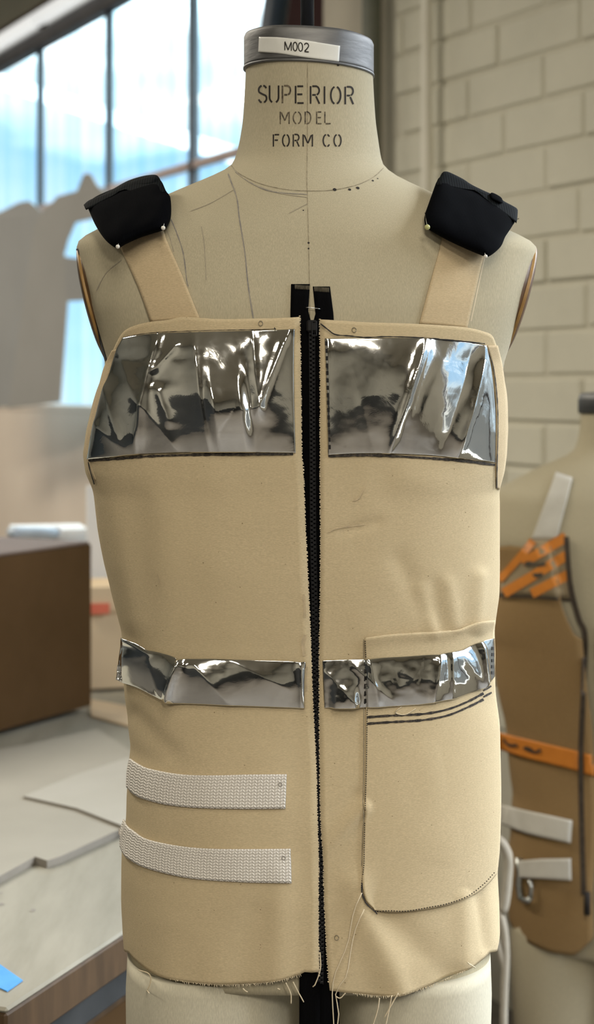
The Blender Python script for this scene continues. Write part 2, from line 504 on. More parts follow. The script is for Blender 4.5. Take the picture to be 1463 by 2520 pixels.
# second form and its vest
M['brown_canvas'] = mat('brown_canvas', (.22, .14, .062), 0.9, spec=0.15, build=canvas_builder((.30, .195, .088), (.36, .235, .11), rib=700, fleck=0.2, bump=0.3))
M['tan_patch'] = mat('tan_patch', (.36, .28, .17), 0.9, build=canvas_builder((.34, .265, .16), (.38, .295, .18), rib=700, fleck=0.1))
M['orange'] = mat('orange', (.62, .21, .02), 0.55, build=speckle_builder((.56, .185, .018), (.68, .24, .03), 16))
M['strap_white'] = mat('strap_white', (.56, .54, .48), 0.7, build=speckle_builder((.52, .50, .44), (.60, .58, .52), 25))
M['brown_zip'] = mat('brown_zip', (.05, .035, .022), 0.7, build=speckle_builder((.035, .024, .015), (.07, .05, .033), 120))
M['cord'] = mat('cord', (.44, .40, .33), 0.85, build=speckle_builder((.40, .36, .29), (.48, .44, .36), 20))
M['buckle'] = mat('buckle', (.55, .57, .54), 0.35, 0.9, build=speckle_builder((.45, .47, .44), (.62, .64, .61), 30))

# ------------------------------------------------------------------ room shell
def structure(o):
    o['kind'] = 'structure'
    return o

S_LO, S_HI, W_HI, CZ = -8.5, 7.2, 6.0, 3.10
def quad(name, pts, m):
    o = mesh_obj(name, pts, [(0, 1, 2, 3)], m, smooth=False)
    return structure(o)
floor = wbox('floor', S_LO - .2, S_HI + .2, -0.6, W_HI + .2, -0.12, 0.0, M['floor']); structure(floor)
ceil = wbox('ceiling', S_LO - .2, S_HI + .2, -0.35, W_HI + .2, CZ, CZ + 0.15, M['ceiling']); structure(ceil)
structure(wbox('wall_left', S_LO, S_HI, W_HI, W_HI + 0.15, 0.0, CZ, M['wall_far']))
structure(wbox('wall_far', S_HI, S_HI + 0.15, -0.25, W_HI, 0.0, CZ, M['wall_far']))
structure(wbox('wall_near', S_LO - 0.15, S_LO, -0.25, W_HI, 0.0, CZ, M['wall_far']))

structure(wbox('reflection_panel_left', S_LO, S_HI, W_HI - 0.03, W_HI - 0.001, 0.0, 1.35, M['dark_metal']))  # unseen dark panel added to darken what the foil mirrors
structure(wbox('reflection_panel_near', S_LO + 0.001, S_LO + 0.03, 0.0, W_HI - 0.03, 0.0, 0.75, M['dark_metal']))  # lower dark panel, likewise added for the foil's reflections
# the window wall, built from the solid runs around its two bands of windows
SA0, SA1, SILL, HEAD = 0.92, 6.2, 1.33, 2.745     # far band, in view
SB0, SB1, SILLB, HEADB = -4.15, -1.30, 0.62, 2.80  # near band, beside and behind the camera
wr = bpy.data.objects.new('wall_right', None); COL.objects.link(wr); wr['kind'] = 'structure'
wbox('low_wall', SA0, S_HI, -0.05, 0.0, 0.0, SILL, M['wall_low'], wr)
wbox('upper_wall', SA0, S_HI, -0.04, 0.0, HEAD + 0.07, CZ, M['ceiling'], wr)
wbox('end_wall', SA1, S_HI, -0.25, 0.0, SILL, HEAD + 0.07, M['plaster'], wr)
wbox('mortar_bed', SB1, SA0 - .12, -0.05, 0.0, 0.0, CZ, M['mortar'], wr)
wbox('low_wall', S_LO, SB1, -0.25, 0.0, 0.0, SILLB, M['wall_far'], wr)
wbox('upper_wall', S_LO, SB1, -0.25, 0.0, HEADB, CZ, M['wall_far'], wr)
wbox('end_wall', S_LO, SB0, -0.25, 0.0, SILLB, HEADB, M['wall_far'], wr)
# painted bricks, one by one
CH = 0.1005
rb = random.Random(3)
row = 0
z = 0.62
while z < 2.62:
    s = -0.98 - (0.15 if row % 2 else 0.0)
    while s < 0.235:
        ln = 0.295 + rb.uniform(-0.012, 0.012)
        s1 = min(s + ln, 0.262)
        s0 = max(s, -0.98)
        if s1 - s0 > 0.03:
            pr = 0.0065 + rb.uniform(-0.0025, 0.003)
            wbox('brick', s0, s1, -0.02, pr, z + rb.uniform(-.002, .002), z + CH - 0.008 + rb.uniform(-.003, .003), M['brick'], wr, bev=0.005)
        s = s + ln + 0.010
    z += CH; row += 1
# plastered pier left of the bricks, steel column, pipes
structure(wbox('trim_1', wall_s(945) , wall_s(818), -0.01, 0.03, 0.0, CZ, M['plaster'], bev=0.006))
structure(wbox('trim_2', wall_s(815), wall_s(702), -0.02, 0.02, 0.0, CZ, M['maroon'], bev=0.004))
def wpipe(name, px, r, w, m, z0=0.0, z1=CZ):
    s = wall_s(px)
    return structure(tube([W(s, w, z0 + (z1 - z0) * i / 4) for i in range(5)], r, name, m, seg=16))
wpipe('trim_3', 966, 0.024, 0.06, M['pipe_dark'])
wpipe('trim_4', 1090, 0.0135, 0.045, M['pipe_white'])
# dark blue post standing in front of the windows, leaning a little
pb, pt = P(645, 260, 4.25), P(711, -200, 4.25)
pd = (pt - pb) / (pt.z - pb.z)
o = tube([pb + pd * (zz - pb.z) for zz in (0.0, 0.8, 1.6, 2.3, CZ)], 0.032, 'trim_5', M['navy'], seg=12); structure(o)

# far window band (in view)
w1 = bpy.data.objects.new('window_1', None); COL.objects.link(w1); w1['kind'] = 'structure'
wbox('head_beam', SA0 - 0.1, SA1 + 0.1, -0.03, 0.02, HEAD, HEAD + 0.062, M['window_steel'], w1, bev=0.004)
wbox('sill', SA0 - 0.05, SA1, -0.05, 0.004, SILL - 0.03, SILL, M['wall_low'], w1, bev=0.004)
mull = [1.583, 2.345, 3.126, 3.90, 4.67, 5.44]
for i, s in enumerate(mull):
    wd = 0.015 if i == 0 else 0.011
    wbox('mullion', s - wd, s + wd, -0.030, -0.002, SILL, HEAD, M['window_steel'], w1, bev=0.002)
wbox('rail', SA0, SA1, -0.028, -0.006, 2.095, 2.122, M['rail_red'], w1, bev=0.003)
edges = [SA0] + mull + [SA1]
for a, b in zip(edges[:-1], edges[1:]):
    wbox('pane', a + 0.01, b - 0.01, -0.020, -0.015, SILL, HEAD, M['glass'], w1)
# added bar outside the panes, standing in for a lamp reflection in the glass
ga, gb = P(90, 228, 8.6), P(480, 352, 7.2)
tag(tube([ga + (ga - gb) * 0.8, ga, gb, gb + (gb - ga) * 0.25], 0.035, 'reflection_bar', M['reflection'], seg=8),
    'pale translucent sloping bar outside the streaky window panes, imitating a lamp reflection', 'reflection')
# white strip lights above the head beam
def strip_light(s0, s1, label):
    c = W((s0 + s1) / 2, 0.04, 2.84)
    e = empty('strip_light', c, label, 'strip light', 'strip lights above the window')
    tube([W(s0 + (s1 - s0) * i / 3, 0.040, 2.842) for i in range(4)], 0.029, 'tube', M['tube'], e, seg=12)
    wbox('housing', s0 + .03, s1 - .03, 0.001, 0.011, 2.815, 2.87, M['batten'], e, bev=0.002)
    for k in (s0 + .002, s1 - .022):
        wbox('end_cap', k, k + .02, 0.002, 0.052, 2.818, 2.866, M['pad_rib'], e, bev=0.003)
sj = 3.02
strip_light(sj + 0.012, sj + 1.45, 'white strip light above the windows, farther one at the left edge')
strip_light(sj - 1.6, sj - 0.012, 'white strip light above the windows, nearer one at the picture top')
structure(wbox('trim_6', SA0, SA1, 0.0, 0.03, 2.875, 2.90, M['maroon']))

# near window band (daylight on the vest's right side)
w2 = bpy.data.objects.new('window_2', None); COL.objects.link(w2); w2['kind'] = 'structure'
n = 3
for i in range(n + 1):
    s = SB0 + (SB1 - SB0) * i / n
    wbox('mullion', s - 0.03, s + 0.03, -0.13, -0.05, SILLB, HEADB, M['window_steel'], w2)
    if i < n:
        wbox('pane', s + 0.03, s + (SB1 - SB0) / n - 0.03, -0.095, -0.089, SILLB, HEADB, M['clear_glass'], w2)

# ------------------------------------------------------------------ hanging pattern sheets before the far windows
def hang_sheet(pts, Yl, Yr, m, label, thick=0.004):
    xs = [p[0] for p in pts]
    x0, x1 = min(xs), max(xs)
    poly = [P(px, py, Yl + (Yr - Yl) * (px - x0) / (x1 - x0)) for px, py in pts]
    o = prism('pattern_sheet', poly, thick, m)
    return tag(o, label, 'sheet', 'pattern sheets hanging before the window')
hang_sheet([(-90, 545), (-40, 528), (0, 522), (48, 498), (72, 494), (88, 506), (105, 522), (92, 620), (60, 800), (30, 1000), (-90, 1010)], 6.6, 6.15, M['sheet_grey'],
           'grey hanging pattern sheet with a peaked top at the far left edge')
hang_sheet([(84, 560), (104, 520), (128, 500), (142, 483), (190, 470), (206, 430), (215, 425), (226, 430), (240, 456), (262, 474), (300, 500), (306, 520),
            (240, 536), (186, 548), (168, 590), (158, 628), (176, 640), (168, 740), (158, 880), (150, 990), (20, 1005), (44, 840)], 6.3, 5.65, M['sheet_warm'],
           'grey hanging pattern sheet with a hooked peak beside the left shoulder pad')
hang_sheet([(158, 632), (200, 636), (300, 640), (310, 735), (240, 738), (166, 742)], 5.95, 5.7, M['sheet_grey'],
           'short grey pattern sheet across the window between two bright gaps')
# ------------------------------------------------------------------ work table on the left
TZ = 0.75
TC = Vector((-0.303, 1.782, 0)); e1 = Vector((.358, .934, 0)); e2 = Vector((-.934, .358, 0))
TL, TW = 1.93, 1.40
def T(t, k, z): return TC + e1 * t + e2 * k + Vector((0, 0, z))
table = empty('work_table', T(TL / 2, TW / 2, 0), 'large pale-topped wooden work table at left holding the cardboard box', 'table')
def tbox(name, t0, t1, k0, k1, z0, z1, m, parent=table, bev=0.003):
    vs, fs = box_vf((t0 + t1) / 2, (k0 + k1) / 2, (z0 + z1) / 2, t1 - t0, k1 - k0, z1 - z0, bev)
    return mesh_obj(name, [T(v.x, v.y, v.z) for v in vs], fs, m, parent, smooth=False)
tbox('table_top', 0, TL, 0, TW, TZ - 0.006, TZ, M['table_top'])
tbox('top_edge', 0.002, TL - .002, 0.002, TW - .002, TZ - 0.052, TZ - 0.0065, M['table_wood'])
tbox('frame_rail', 0.03, TL - .03, 0.02, 0.06, TZ - 0.095, TZ - 0.0525, M['dark_metal'])
tbox('frame_rail', 0.03, TL - .03, TW - .06, TW - .02, TZ - 0.095, TZ - 0.0525, M['dark_metal'])
for t in (0.06, TL - 0.12):
    for k in (0.03, TW - 0.09):
        tbox('leg', t, t + 0.06, k, k + 0.06, 0.0, TZ - 0.053, M['dark_metal'])
tbox('shelf', 0.13, TL - 0.13, 0.1, TW - 0.1, 0.22, 0.245, M['table_wood'])
sb = empty('storage_box', T(0.95, 0.5, 0.245), 'dark brown storage box in shadow on the shelf under the table', 'box')
tbox('body', 0.25, 1.55, 0.14, 0.85, 0.246, 0.56, M['card_dark'], sb)
tbox('lid', 0.24, 1.56, 0.13, 0.86, 0.561, 0.60, M['table_wood'], sb)

def table_sheet(name, pts, z, thick, m, label, cat='paper', edge=None):
    poly = [on_z(px, py, z + thick / 2) for px, py in pts]
    o = prism(name, poly, thick, m)
    if edge:
        o.data.materials.append(edge)
        for p in o.data.polygons:
            if abs(p.normal.z) < 0.5: p.material_index = 1
    return tag(o, label, cat)
table_sheet('pattern_paper', [(-60, 2192), (0, 2165), (86, 2117), (116, 2127), (150, 2116), (276, 2058), (330, 2035), (330, 1860), (240, 1800), (60, 1840), (-60, 1860)], TZ + 0.001, 0.010, M['paper_grey'],
            'large grey pattern card with a notched near edge lying on the table', edge=M['paper_edge_shade'])
table_sheet('pattern_paper', [(58, 1962), (180, 1912), (318, 1866), (345, 1960), (318, 2042), (190, 1992)], TZ + 0.0115, 0.004, M['paper_cool'],
            'pale pointed pattern paper lying on the larger grey card', edge=M['paper_edge_shade'])
table_sheet('masking_tape', [(-30, 2365), (0, 2374), (56, 2413), (18, 2440), (-30, 2418)], TZ + 0.0006, 0.001, M['blue_tape'],
            'bright blue strip of masking tape on the table corner', 'tape')
for (px, py, r, lb) in [(80, 2240, .004, 'dark round knot mark'), (4, 2225, .004, 'knot'), (2, 2198, .003, 'knot')]:
    c = on_z(px, py, TZ + 0.0005)
    mesh_obj('stain', [c + Vector((math.cos(a) * r, math.sin(a) * r * 1.4, 0)) for a in np.linspace(0, 6.283, 12, endpoint=False)], [tuple(range(12))], M['pencil'], table)

# cardboard box
bx = empty('cardboard_box', (-0.48, 3.3, TZ), 'big plain brown cardboard box standing on the left of the table', 'box')
f0 = Vector((-0.411, 3.41, 0)); fd = Vector((-.477, -.879, 0)); bd = Vector((-.879, .477, 0))
BW, BD, BH = 0.62, 0.46, 0.322
def bpoint(a, b, z): return f0 + fd * a + bd * b + Vector((0, 0, TZ + 0.012 + z))
def bslab(name, a0, a1, b0, b1, z0, z1, m, parent=bx):
    vs, fs = box_vf((a0 + a1) / 2, (b0 + b1) / 2, (z0 + z1) / 2, a1 - a0, b1 - b0, z1 - z0, 0.0015)
    return mesh_obj(name, [bpoint(v.x, v.y, v.z) for v in vs], [f[::-1] for f in fs], m, parent, smooth=False)
bslab('body', 0, BW, 0, BD, 0, BH, M['card_dark'])
bslab('flap', 0.004, BW - .004, 0.002, BD * .49, BH + .0005, BH + .006, M['card_lid'])
bslab('flap', 0.004, BW - .004, BD * .51, BD - .002, BH + .0005, BH + .006, M['card_dark'])
# roll and board behind the box
ra = P(36, 1310, 3.62); rb_ = P(135, 1312, 3.86)
pr_ = empty('paper_roll', (ra + rb_) / 2, 'blue-grey paper roll with a white end lying behind the cardboard box', 'roll')
tube([ra + (ra - rb_) * .05, ra, (ra + rb_) / 2, rb_], 0.013, 'roll', M['roll_blue'], pr_, seg=14)
dv = (rb_ - ra).normalized()
tube([rb_, rb_ + dv * 0.012], 0.0165, 'end_cap', M['white_card'], pr_, seg=14)
stk = empty('carton', P(95, 1500, 3.9), 'pale carton standing behind the cardboard box on the table', 'carton')
def slab_px(name, x0, x1, y0, y1, Y, depth, m, parent, skew=0.25):
    a, b, c, d = P(x0, y0, Y), P(x1, y0, Y + skew * (x1 - x0) / F * Y), P(x1, y1, Y + skew * (x1 - x0) / F * Y), P(x0, y1, Y)
    b.z = a.z; c.z = d.z
    k = Vector((-0.25, 1, 0)).normalized() * depth
    vs = [a, b, c, d, a + k, b + k, c + k, d + k]
    fs = [(3, 2, 1, 0), (4, 5, 6, 7), (0, 1, 5, 4), (1, 2, 6, 5), (2, 3, 7, 6), (3, 0, 4, 7)]
    return mesh_obj(name, vs, fs, m, parent, smooth=False)
slab_px('body', 40, 216, 1322, 1600, 3.90, 0.16, M['white_card'], stk)
slab_px('lid', 38, 218, 1306, 1322, 3.895, 0.17, M['white_card'], stk)
fb = empty('foam_board', P(260, 1660, 3.80), 'tall white foam board standing between the cardboard box and the vest', 'board')
slab_px('face', 214, 420, 1196, 1452, 3.83, 0.012, M['white_card'], fb)
cr = empty('cream_carton', P(260, 1700, 3.70), 'cream carton with a red stripe on the table before the white board', 'carton')
slab_px('body', 219, 420, 1506, 1696, 3.62, 0.16, M['cream_card'], cr)
slab_px('lid', 217, 422, 1446, 1506, 3.61, 0.17, M['cream_card'], cr)
slab_px('red_stripe', 217, 270, 1486, 1512, 3.606, 0.003, M['red_tape'], cr)
table_sheet('card_scrap', [(222, 1722), (320, 1740), (326, 1790), (224, 1762)], TZ + 0.001, 0.004, M['cream_card'], 'cream card scrap on the table before the cream carton', 'card')

# ------------------------------------------------------------------ lofted bodies
class Profile:
    """Horizontal sections of a body: half width, front and back depth, roundness."""
    def __init__(self, rows, cy=1.65, smooth=14):
        r = np.array(rows, float)
        ys = np.arange(r[0, 0], r[-1, 0] + 1, 2.0)
        cols = [np.interp(ys, r[:, 0], r[:, k]) for k in range(1, r.shape[1])]
        if smooth:
            k = np.exp(-np.linspace(-2, 2, smooth * 2 + 1) ** 2); k /= k.sum()
            cols = [np.convolve(np.pad(c, smooth, mode='reflect', reflect_type='odd'), k, mode='valid') for c in cols]
        self.cy = cy
        self.z = (ZC + (HOR - ys) / F * cy)[::-1]
        xl = (cols[0] - U0) / F * cy; xr = (cols[1] - U0) / F * cy
        self.cx = ((xl + xr) / 2)[::-1]; self.a = ((xr - xl) / 2)[::-1]
        self.df = cols[2][::-1]; self.db = cols[3][::-1]; self.n = cols[4][::-1]
    def at(self, z):
        g = lambda c: float(np.interp(z, self.z, c))
        return g(self.cx), g(self.a), g(self.df), g(self.db), g(self.n)
    def pt(self, z, phi, off=0.0):
        cx, a, df, db, n = self.at(z)
        s, c = math.sin(phi), math.cos(phi)
        e = 2.0 / n
        x = (abs(s) ** e) * (1 if s > 0 else -1) * (a + off)
        d = (df if c > 0 else db) + off
        y = -(abs(c) ** e) * (1 if c > 0 else -1) * d
        return Vector((cx + x, self.cy + y, z))
    def phi(self, p):
        cx, a, df, db, n = self.at(p.z)
        y = -(p.y - self.cy); d = df if y > 0 else db
        sx = abs((p.x - cx) / a) ** (n / 2) * (1 if p.x > cx else -1)
        sy = abs(y / d) ** (n / 2) * (1 if y > 0 else -1)
        return math.atan2(sx, sy)

def zpx(py, Y=1.65): return ZC + (HOR - py) / F * Y

def loft(prof, z0, z1, rows, cols, off=0.0, cap=True):
    vs, fs = [], []
    for i in range(rows + 1):
        z = z0 + (z1 - z0) * i / rows
        for j in range(cols):
            vs.append(prof.pt(z, 2 * math.pi * j / cols + math.pi, off))
    for i in range(rows):
        for j in range(cols):
            k = (j + 1) % cols
            fs.append((i * cols + j, i * cols + k, (i + 1) * cols + k, (i + 1) * cols + j))
    if cap:
        fs.append(tuple(range(cols - 1, -1, -1)))
        fs.append(tuple(rows * cols + j for j in range(cols)))
    return vs, fs

BODY_ROWS = [  # y, xl, xr, front, back, roundness
    (150, 605, 917, .0615, .0615, 2.0), (180, 605, 918, .0615, .0615, 2.0), (240, 602, 921, .062, .062, 2.0), (300, 598, 925, .063, .064, 2.0),
    (350, 590, 932, .065, .067, 2.0), (390, 580, 938, .069, .072, 2.0), (415, 566, 947, .074, .078, 1.95), (440, 512, 985, .081, .086, 1.85),
    (475, 424, 1062, .090, .097, 1.8), (510, 352, 1130, .098, .105, 1.85), (545, 285, 1200, .105, .112, 1.95), (575, 225, 1262, .110, .116, 2.1),
    (592, 196, 1300, .113, .118, 2.2), (612, 190, 1321, .115, .120, 2.3), (700, 206, 1300, .124, .126, 2.5), (760, 222, 1281, .129, .128, 2.6),
    (820, 242, 1262, .131, .128, 2.6), (890, 263, 1237, .131, .128, 2.6), (1000, 262, 1222, .129, .124, 2.6), (1100, 262, 1214, .126, .12, 2.6),
    (1300, 266, 1206, .119, .115, 2.6), (1450, 296, 1204, .114, .112, 2.6), (1550, 322, 1196, .110, .112, 2.6), (1700, 328, 1192, .109, .115, 2.6),
    (1900, 332, 1206, .113, .122, 2.6), (2100, 322, 1204, .118, .13, 2.6), (2300, 322, 1204, .118, .13, 2.6), (2420, 326, 1200, .112, .125, 2.6)]
BP = Profile(BODY_ROWS, smooth=8)

CV_FOLDS = [  # a, b, width px, height m
    ((868, 2180), (985, 2445), 40, .0055), ((930, 2230), (1100, 2400), 40, -.0035), ((796, 2095), (892, 1985), 16, .0045), ((812, 2010), (880, 1955), 16, -.002),
    ((1035, 1450), (1066, 1552), 18, .0022), ((1100, 1440), (1118, 1535), 22, .0028), ((1075, 1440), (1092, 1540), 18, -.002), ((1180, 1420), (1170, 1540), 20, .004),
    ((985, 1380), (1050, 1500), 26, -.002), ((262, 1220), (330, 1520), 34, .0022), ((335, 1240), (352, 1500), 34, -.0012), ((400, 1230), (415, 1560), 40, .002),
    ((330, 1760), (420, 1850), 26, -.003), ((700, 2150), (690, 2410), 38, .003), ((740, 1790), (748, 2390), 30, -.0015), ((620, 2250), (600, 2420), 40, -.002),
    ((420, 2280), (410, 2410), 46, .0025), ((1140, 2210), (1150, 2390), 24, .003), ((1180, 2200), (1200, 2330), 16, -.003), ((1060, 1860), (1080, 2100), 60, .002),
    ((1000, 1180), (1200, 1230), 40, .0015), ((840, 1310), (930, 1285), 14, -.0015)]
def vest_disp(p):
    px = U0 + F * p.x / p.y; py = HOR - F * (p.z - ZC) / p.y
    d = 0.0
    for a, b, w, h in CV_FOLDS:
        r, t = seg_dist(px, py, a, b)
        if r < 3 * w:
            d += h * math.exp(-(r / w) ** 2)
    d += 0.0022 * noise.noise(Vector((p.x * 11, p.y * 11, p.z * 6))) + 0.0010 * noise.noise(Vector((p.x * 31, p.y * 31, p.z * 22)))
    return d

VEST_ROWS = [
    (560, 225, 1262, .120, .130, 2.4), (700, 200, 1306, .130, .134, 2.5), (780, 222, 1281, .1345, .135, 2.6), (830, 240, 1264, .1355, .135, 2.6), (890, 258, 1242, .1365, .135, 2.6), (960, 241, 1244, .137, .134, 2.6),
    (1060, 217, 1247, .1365, .133, 2.55), (1115, 209, 1245, .135, .132, 2.5), (1160, 215, 1238, .133, .130, 2.5), (1205, 236, 1223, .131, .128, 2.5), (1290, 246, 1225, .128, .126, 2.5),
    (1380, 262, 1226, .125, .124, 2.5), (1460, 281, 1225, .122, .124, 2.5), (1545, 303, 1215, .119, .124, 2.5), (1600, 304, 1217, .118, .125, 2.5),
    (1690, 309, 1217, .118, .126, 2.5), (1760, 316, 1226, .119, .128, 2.5), (1825, 326, 1228, .121, .13, 2.5), (1880, 320, 1229, .123, .132, 2.5),
    (1950, 315, 1230, .125, .135, 2.5), (2000, 314, 1229, .126, .137, 2.5), (2080, 303, 1226, .127, .138, 2.5), (2130, 302, 1221, .128, .139, 2.5),
    (2200, 302, 1224, .128, .139, 2.5), (2280, 305, 1227, .128, .139, 2.5), (2330, 309, 1218, .127, .138, 2.5), (2450, 313, 1210, .124, .136, 2.5)]
VP = Profile(VEST_ROWS, smooth=8)

def bvh_of(vs, fs): return BVHTree.FromPolygons([Vector(v) for v in vs], fs)

def make_caster(bvh):
    def cast(px, py):
        o, d = ray(px, py)
        h = bvh.ray_cast(o, d)
        if h[0] is None: return None, None
        nrm = h[1]
        if nrm.dot(d) > 0: nrm = -nrm
        return h[0], nrm
    return cast

def caster_soft(cast, cxp=757.0):
    """As cast, but beyond the silhouette it keeps the depth of the nearest hit."""
    def f(px, py):
        h, n = cast(px, py)
        if h is not None: return h, n
        q = px
        for _ in range(60):
            q += (cxp - px) * 0.012
            h, n = cast(q, py)
            if h is not None:
                return P(px, py, h.y + 0.02), n
        return P(px, py, 1.62), Vector((0, -1, 0))
    return f

def ribbon(name, pts, width_px, cast, off, m, parent, n=None, dash=None, jitter=0.0, seed=1):
    """Flat strip of ink / thread lying on a surface along pixel points."""
    p = smooth_curve(pts, n or max(4, int(sum(math.hypot(pts[i + 1][0] - pts[i][0], pts[i + 1][1] - pts[i][1]) for i in range(len(pts) - 1)) / 7)))
    rr = random.Random(seed)
    vs, fs = [], []
    prev = None
    for i, (px, py) in enumerate(p):
        h, nn = cast(px, py)
        if h is None:
            prev = None; continue
        j0, j1 = max(i - 1, 0), min(i + 1, len(p) - 1)
        tx, ty = p[j1] - p[j0]
        L = math.hypot(tx, ty) or 1
        w = width_px * (1 + rr.uniform(-jitter, jitter)) / 2
        qa, qb = (px - ty / L * w, py + tx / L * w), (px + ty / L * w, py - tx / L * w)
        row = []
        for q in (qa, qb):
            hh, n2 = cast(*q)
            if hh is None: hh, n2 = h, nn
            vs.append(hh + n2 * off); row.append(len(vs) - 1)
        if prev and (dash is None or (i // dash) % 2 == 0):
            fs.append((prev[0], prev[1], row[1], row[0]))
        prev = row
    if not fs: return None
    return mesh_obj(name, vs, fs, m, parent)

def coons(top, bottom, left, right, u, v):
    """Pixel position inside four boundary curves (arrays sampled at 200)."""
    f = lambda c, t: np.array([np.interp(t * 199, np.arange(200), c[:, 0]), np.interp(t * 199, np.arange(200), c[:, 1])])
    T_, B_, L_, R_ = f(top, u), f(bottom, u), f(left, v), f(right, v)
    c00, c10, c01, c11 = top[0], top[-1], bottom[0], bottom[-1]
    return (1 - v) * T_ + v * B_ + (1 - u) * L_ + u * R_ - ((1 - u) * (1 - v) * c00 + u * (1 - v) * c10 + (1 - u) * v * c01 + u * v * c11)

def patch(name, top, bottom, nu, nv, cast, off, m, parent, left=None, right=None, disp=None, thick=0.0008, uv=None, sharp=False):
    """Sheet of cloth / foil lying on a surface inside pixel boundary curves."""
    rs = (lambda c: resample(c, 200)) if sharp else (lambda c: smooth_curve(c, 200))
    t, b = rs(top), rs(bottom)
    l = rs(left) if left else resample([t[0], b[0]], 200)
    r = rs(right) if right else resample([t[-1], b[-1]], 200)
    vs, fs, uvs = [], [], []
    for j in range(nv + 1):
        for i in range(nu + 1):
            u, v = i / nu, j / nv
            px, py = coons(t, b, l, r, u, v)
            h, nn = cast(px, py)
            d = off + (disp(px, py, u, v) if disp else 0.0)
            if h is None: h, nn = P(px, py, 1.62), Vector((0, -1, 0))
            vs.append(h + nn * d)
            uvs.append((u, v))
    for j in range(nv):
        for i in range(nu):
            a = j * (nu + 1) + i
            fs.append((a, a + nu + 1, a + nu + 2, a + 1))
    o = mesh_obj(name, vs, fs, m, parent)
    if uv:
        ul = o.data.uv_layers.new(name='UVMap')
        for lp in o.data.loops:
            u, v = uvs[lp.vertex_index]
            ul.data[lp.index].uv = (u * uv[0], v * uv[1])
    if thick:
        md = o.modifiers.new('thickness', 'SOLIDIFY'); md.thickness = thick; md.offset = -1
    return o

# ------------------------------------------------------------------ dress form (near)
CY = 1.65
form = empty('dress_form', (0.01, CY, 0.0), 'linen-covered dress form with metal neck cap wearing the pale canvas vest', 'dress form')
vs, fs = loft(BP, zpx(2345), zpx(160), 150, 96)
mesh_obj('torso', vs, fs, M['linen'], form)
BODY_BVH = bvh_of(vs, fs)
cast_body = make_caster(BODY_BVH)
# the two legs the torso ends in
for (xl, xr) in ((313, 741), (829, 1206)):
    LP = Profile([(2300, xl + 6, xr - 4, .11, .12, 2.4), (2420, xl, xr, .112, .125, 2.4), (2700, xl + 4, xr - 6, .108, .12, 2.3), (3100, xl + 22, xr - 30, .10, .11, 2.2), (4000, xl + 60, xr - 80, .075, .085, 2.1)], smooth=6)
    v2, f2 = loft(LP, zpx(4000), zpx(2330), 60, 56)
    mesh_obj('leg', v2, f2, M['linen_leg'], form)
    vm = len(v2)
# base the legs stand on
tube([(0.01, CY, 0.0), (0.01, CY, 0.02), (0.01, CY, 0.025)], 0.24, 'stand_base', M['dark_metal'], form, seg=32)
tube([(0.01, CY, 0.02), (0.01, CY, 0.3), (0.01, CY, 0.5)], 0.02, 'stand_pole', M['steel'], form, seg=14)
for xc in (527, 1017):
    c = P(xc, 950, CY)
    tube([(c.x, CY, 0.21), (c.x, CY, 0.16), (0.01 + (c.x - .01) * .4, CY, 0.12), (0.01, CY, 0.12)], 0.012, 'stand_brace', M['steel'], form, seg=10)

# neck cap: metal band with softly rolled top edge
capc = Vector(((760.5 - U0) / F * CY, CY, 0))
def lathe(name, prof, c, m, parent, seg=64, tilt=0.0, dent=None):
    vs, fs = [], []
    for r, z in prof:
        for k in range(seg):
            a = 2 * math.pi * k / seg
            rr = r
            if dent and z > dent[0] and r > .04:      # the pressed, flattened front of the cap's crown
                q = (a - 4.67 + math.pi) % (2 * math.pi) - math.pi
                rr -= dent[1] * max(0.0, 1 - (q / .52) ** 2) ** 1.2 * min(1.0, (z - dent[0]) / .016)
            x = rr * math.cos(a)
            vs.append(Vector((c.x + x, c.y + rr * math.sin(a), z - x * tilt)))
    n = len(prof)
    for i in range(n - 1):
        for k in range(seg):
            k2 = (k + 1) % seg
            fs.append((i * seg + k, i * seg + k2, (i + 1) * seg + k2, (i + 1) * seg + k))
    fs.append(tuple((n - 1) * seg + k for k in range(seg)))
    fs.append(tuple(range(seg - 1, -1, -1)))
    o = mesh_obj(name, vs, fs, m, parent)
    return o, bvh_of(vs, fs)
zb, zt = zpx(178), zpx(93)
R0 = 0.0628
cap, CAP_BVH = lathe('neck_cap', [(R0 - .002, zb + .0004), (R0, zb), (R0, zb + .003), (R0, zt - .018), (R0, zt - .0165), (R0, zt - .013), (R0, zt - .009), (R0, zt - .004), (R0 - .0012, zt - .0012), (R0 - .004, zt), (R0 - .012, zt + .0008), (.04, zt + .002), (.03, zt + .0015), (.028, zt - .001), (.012, zt - .001)], capc, M['steel'], form, tilt=0.06, dent=(zt - .0165, .0032), seg=128)
cast_cap = make_caster(CAP_BVH)
rim, _ = lathe('cap_rim', [(R0 - .001, zb - .0016), (R0 + .0007, zb - .0012), (R0 + .0007, zb + .0008), (R0 - .001, zb + .001)], capc, M['steel'], form, tilt=0.06)
lb = patch('label_tape', [(639, 91), (685, 92), (740, 98), (837, 113)], [(637, 128), (690, 132), (740, 140), (834, 152)], 40, 10, cast_cap, .0006, M['label'], form, thick=.0003, disp=lambda px, py, u, v: .0006 * math.exp(-((px - 737) / 5) ** 2) + .0005 * math.exp(-((px - 684) / 4) ** 2) * (1 - v))
lb['label'] = 'white label tape reading M002'
# rod the form hangs from
tube([Vector((P(757, 90, CY).x, CY, zt - .002 + i * (CZ - zt + .002) / 4)) for i in range(5)], 0.0066, 'hanging_rod', M['rod'], form, seg=14)

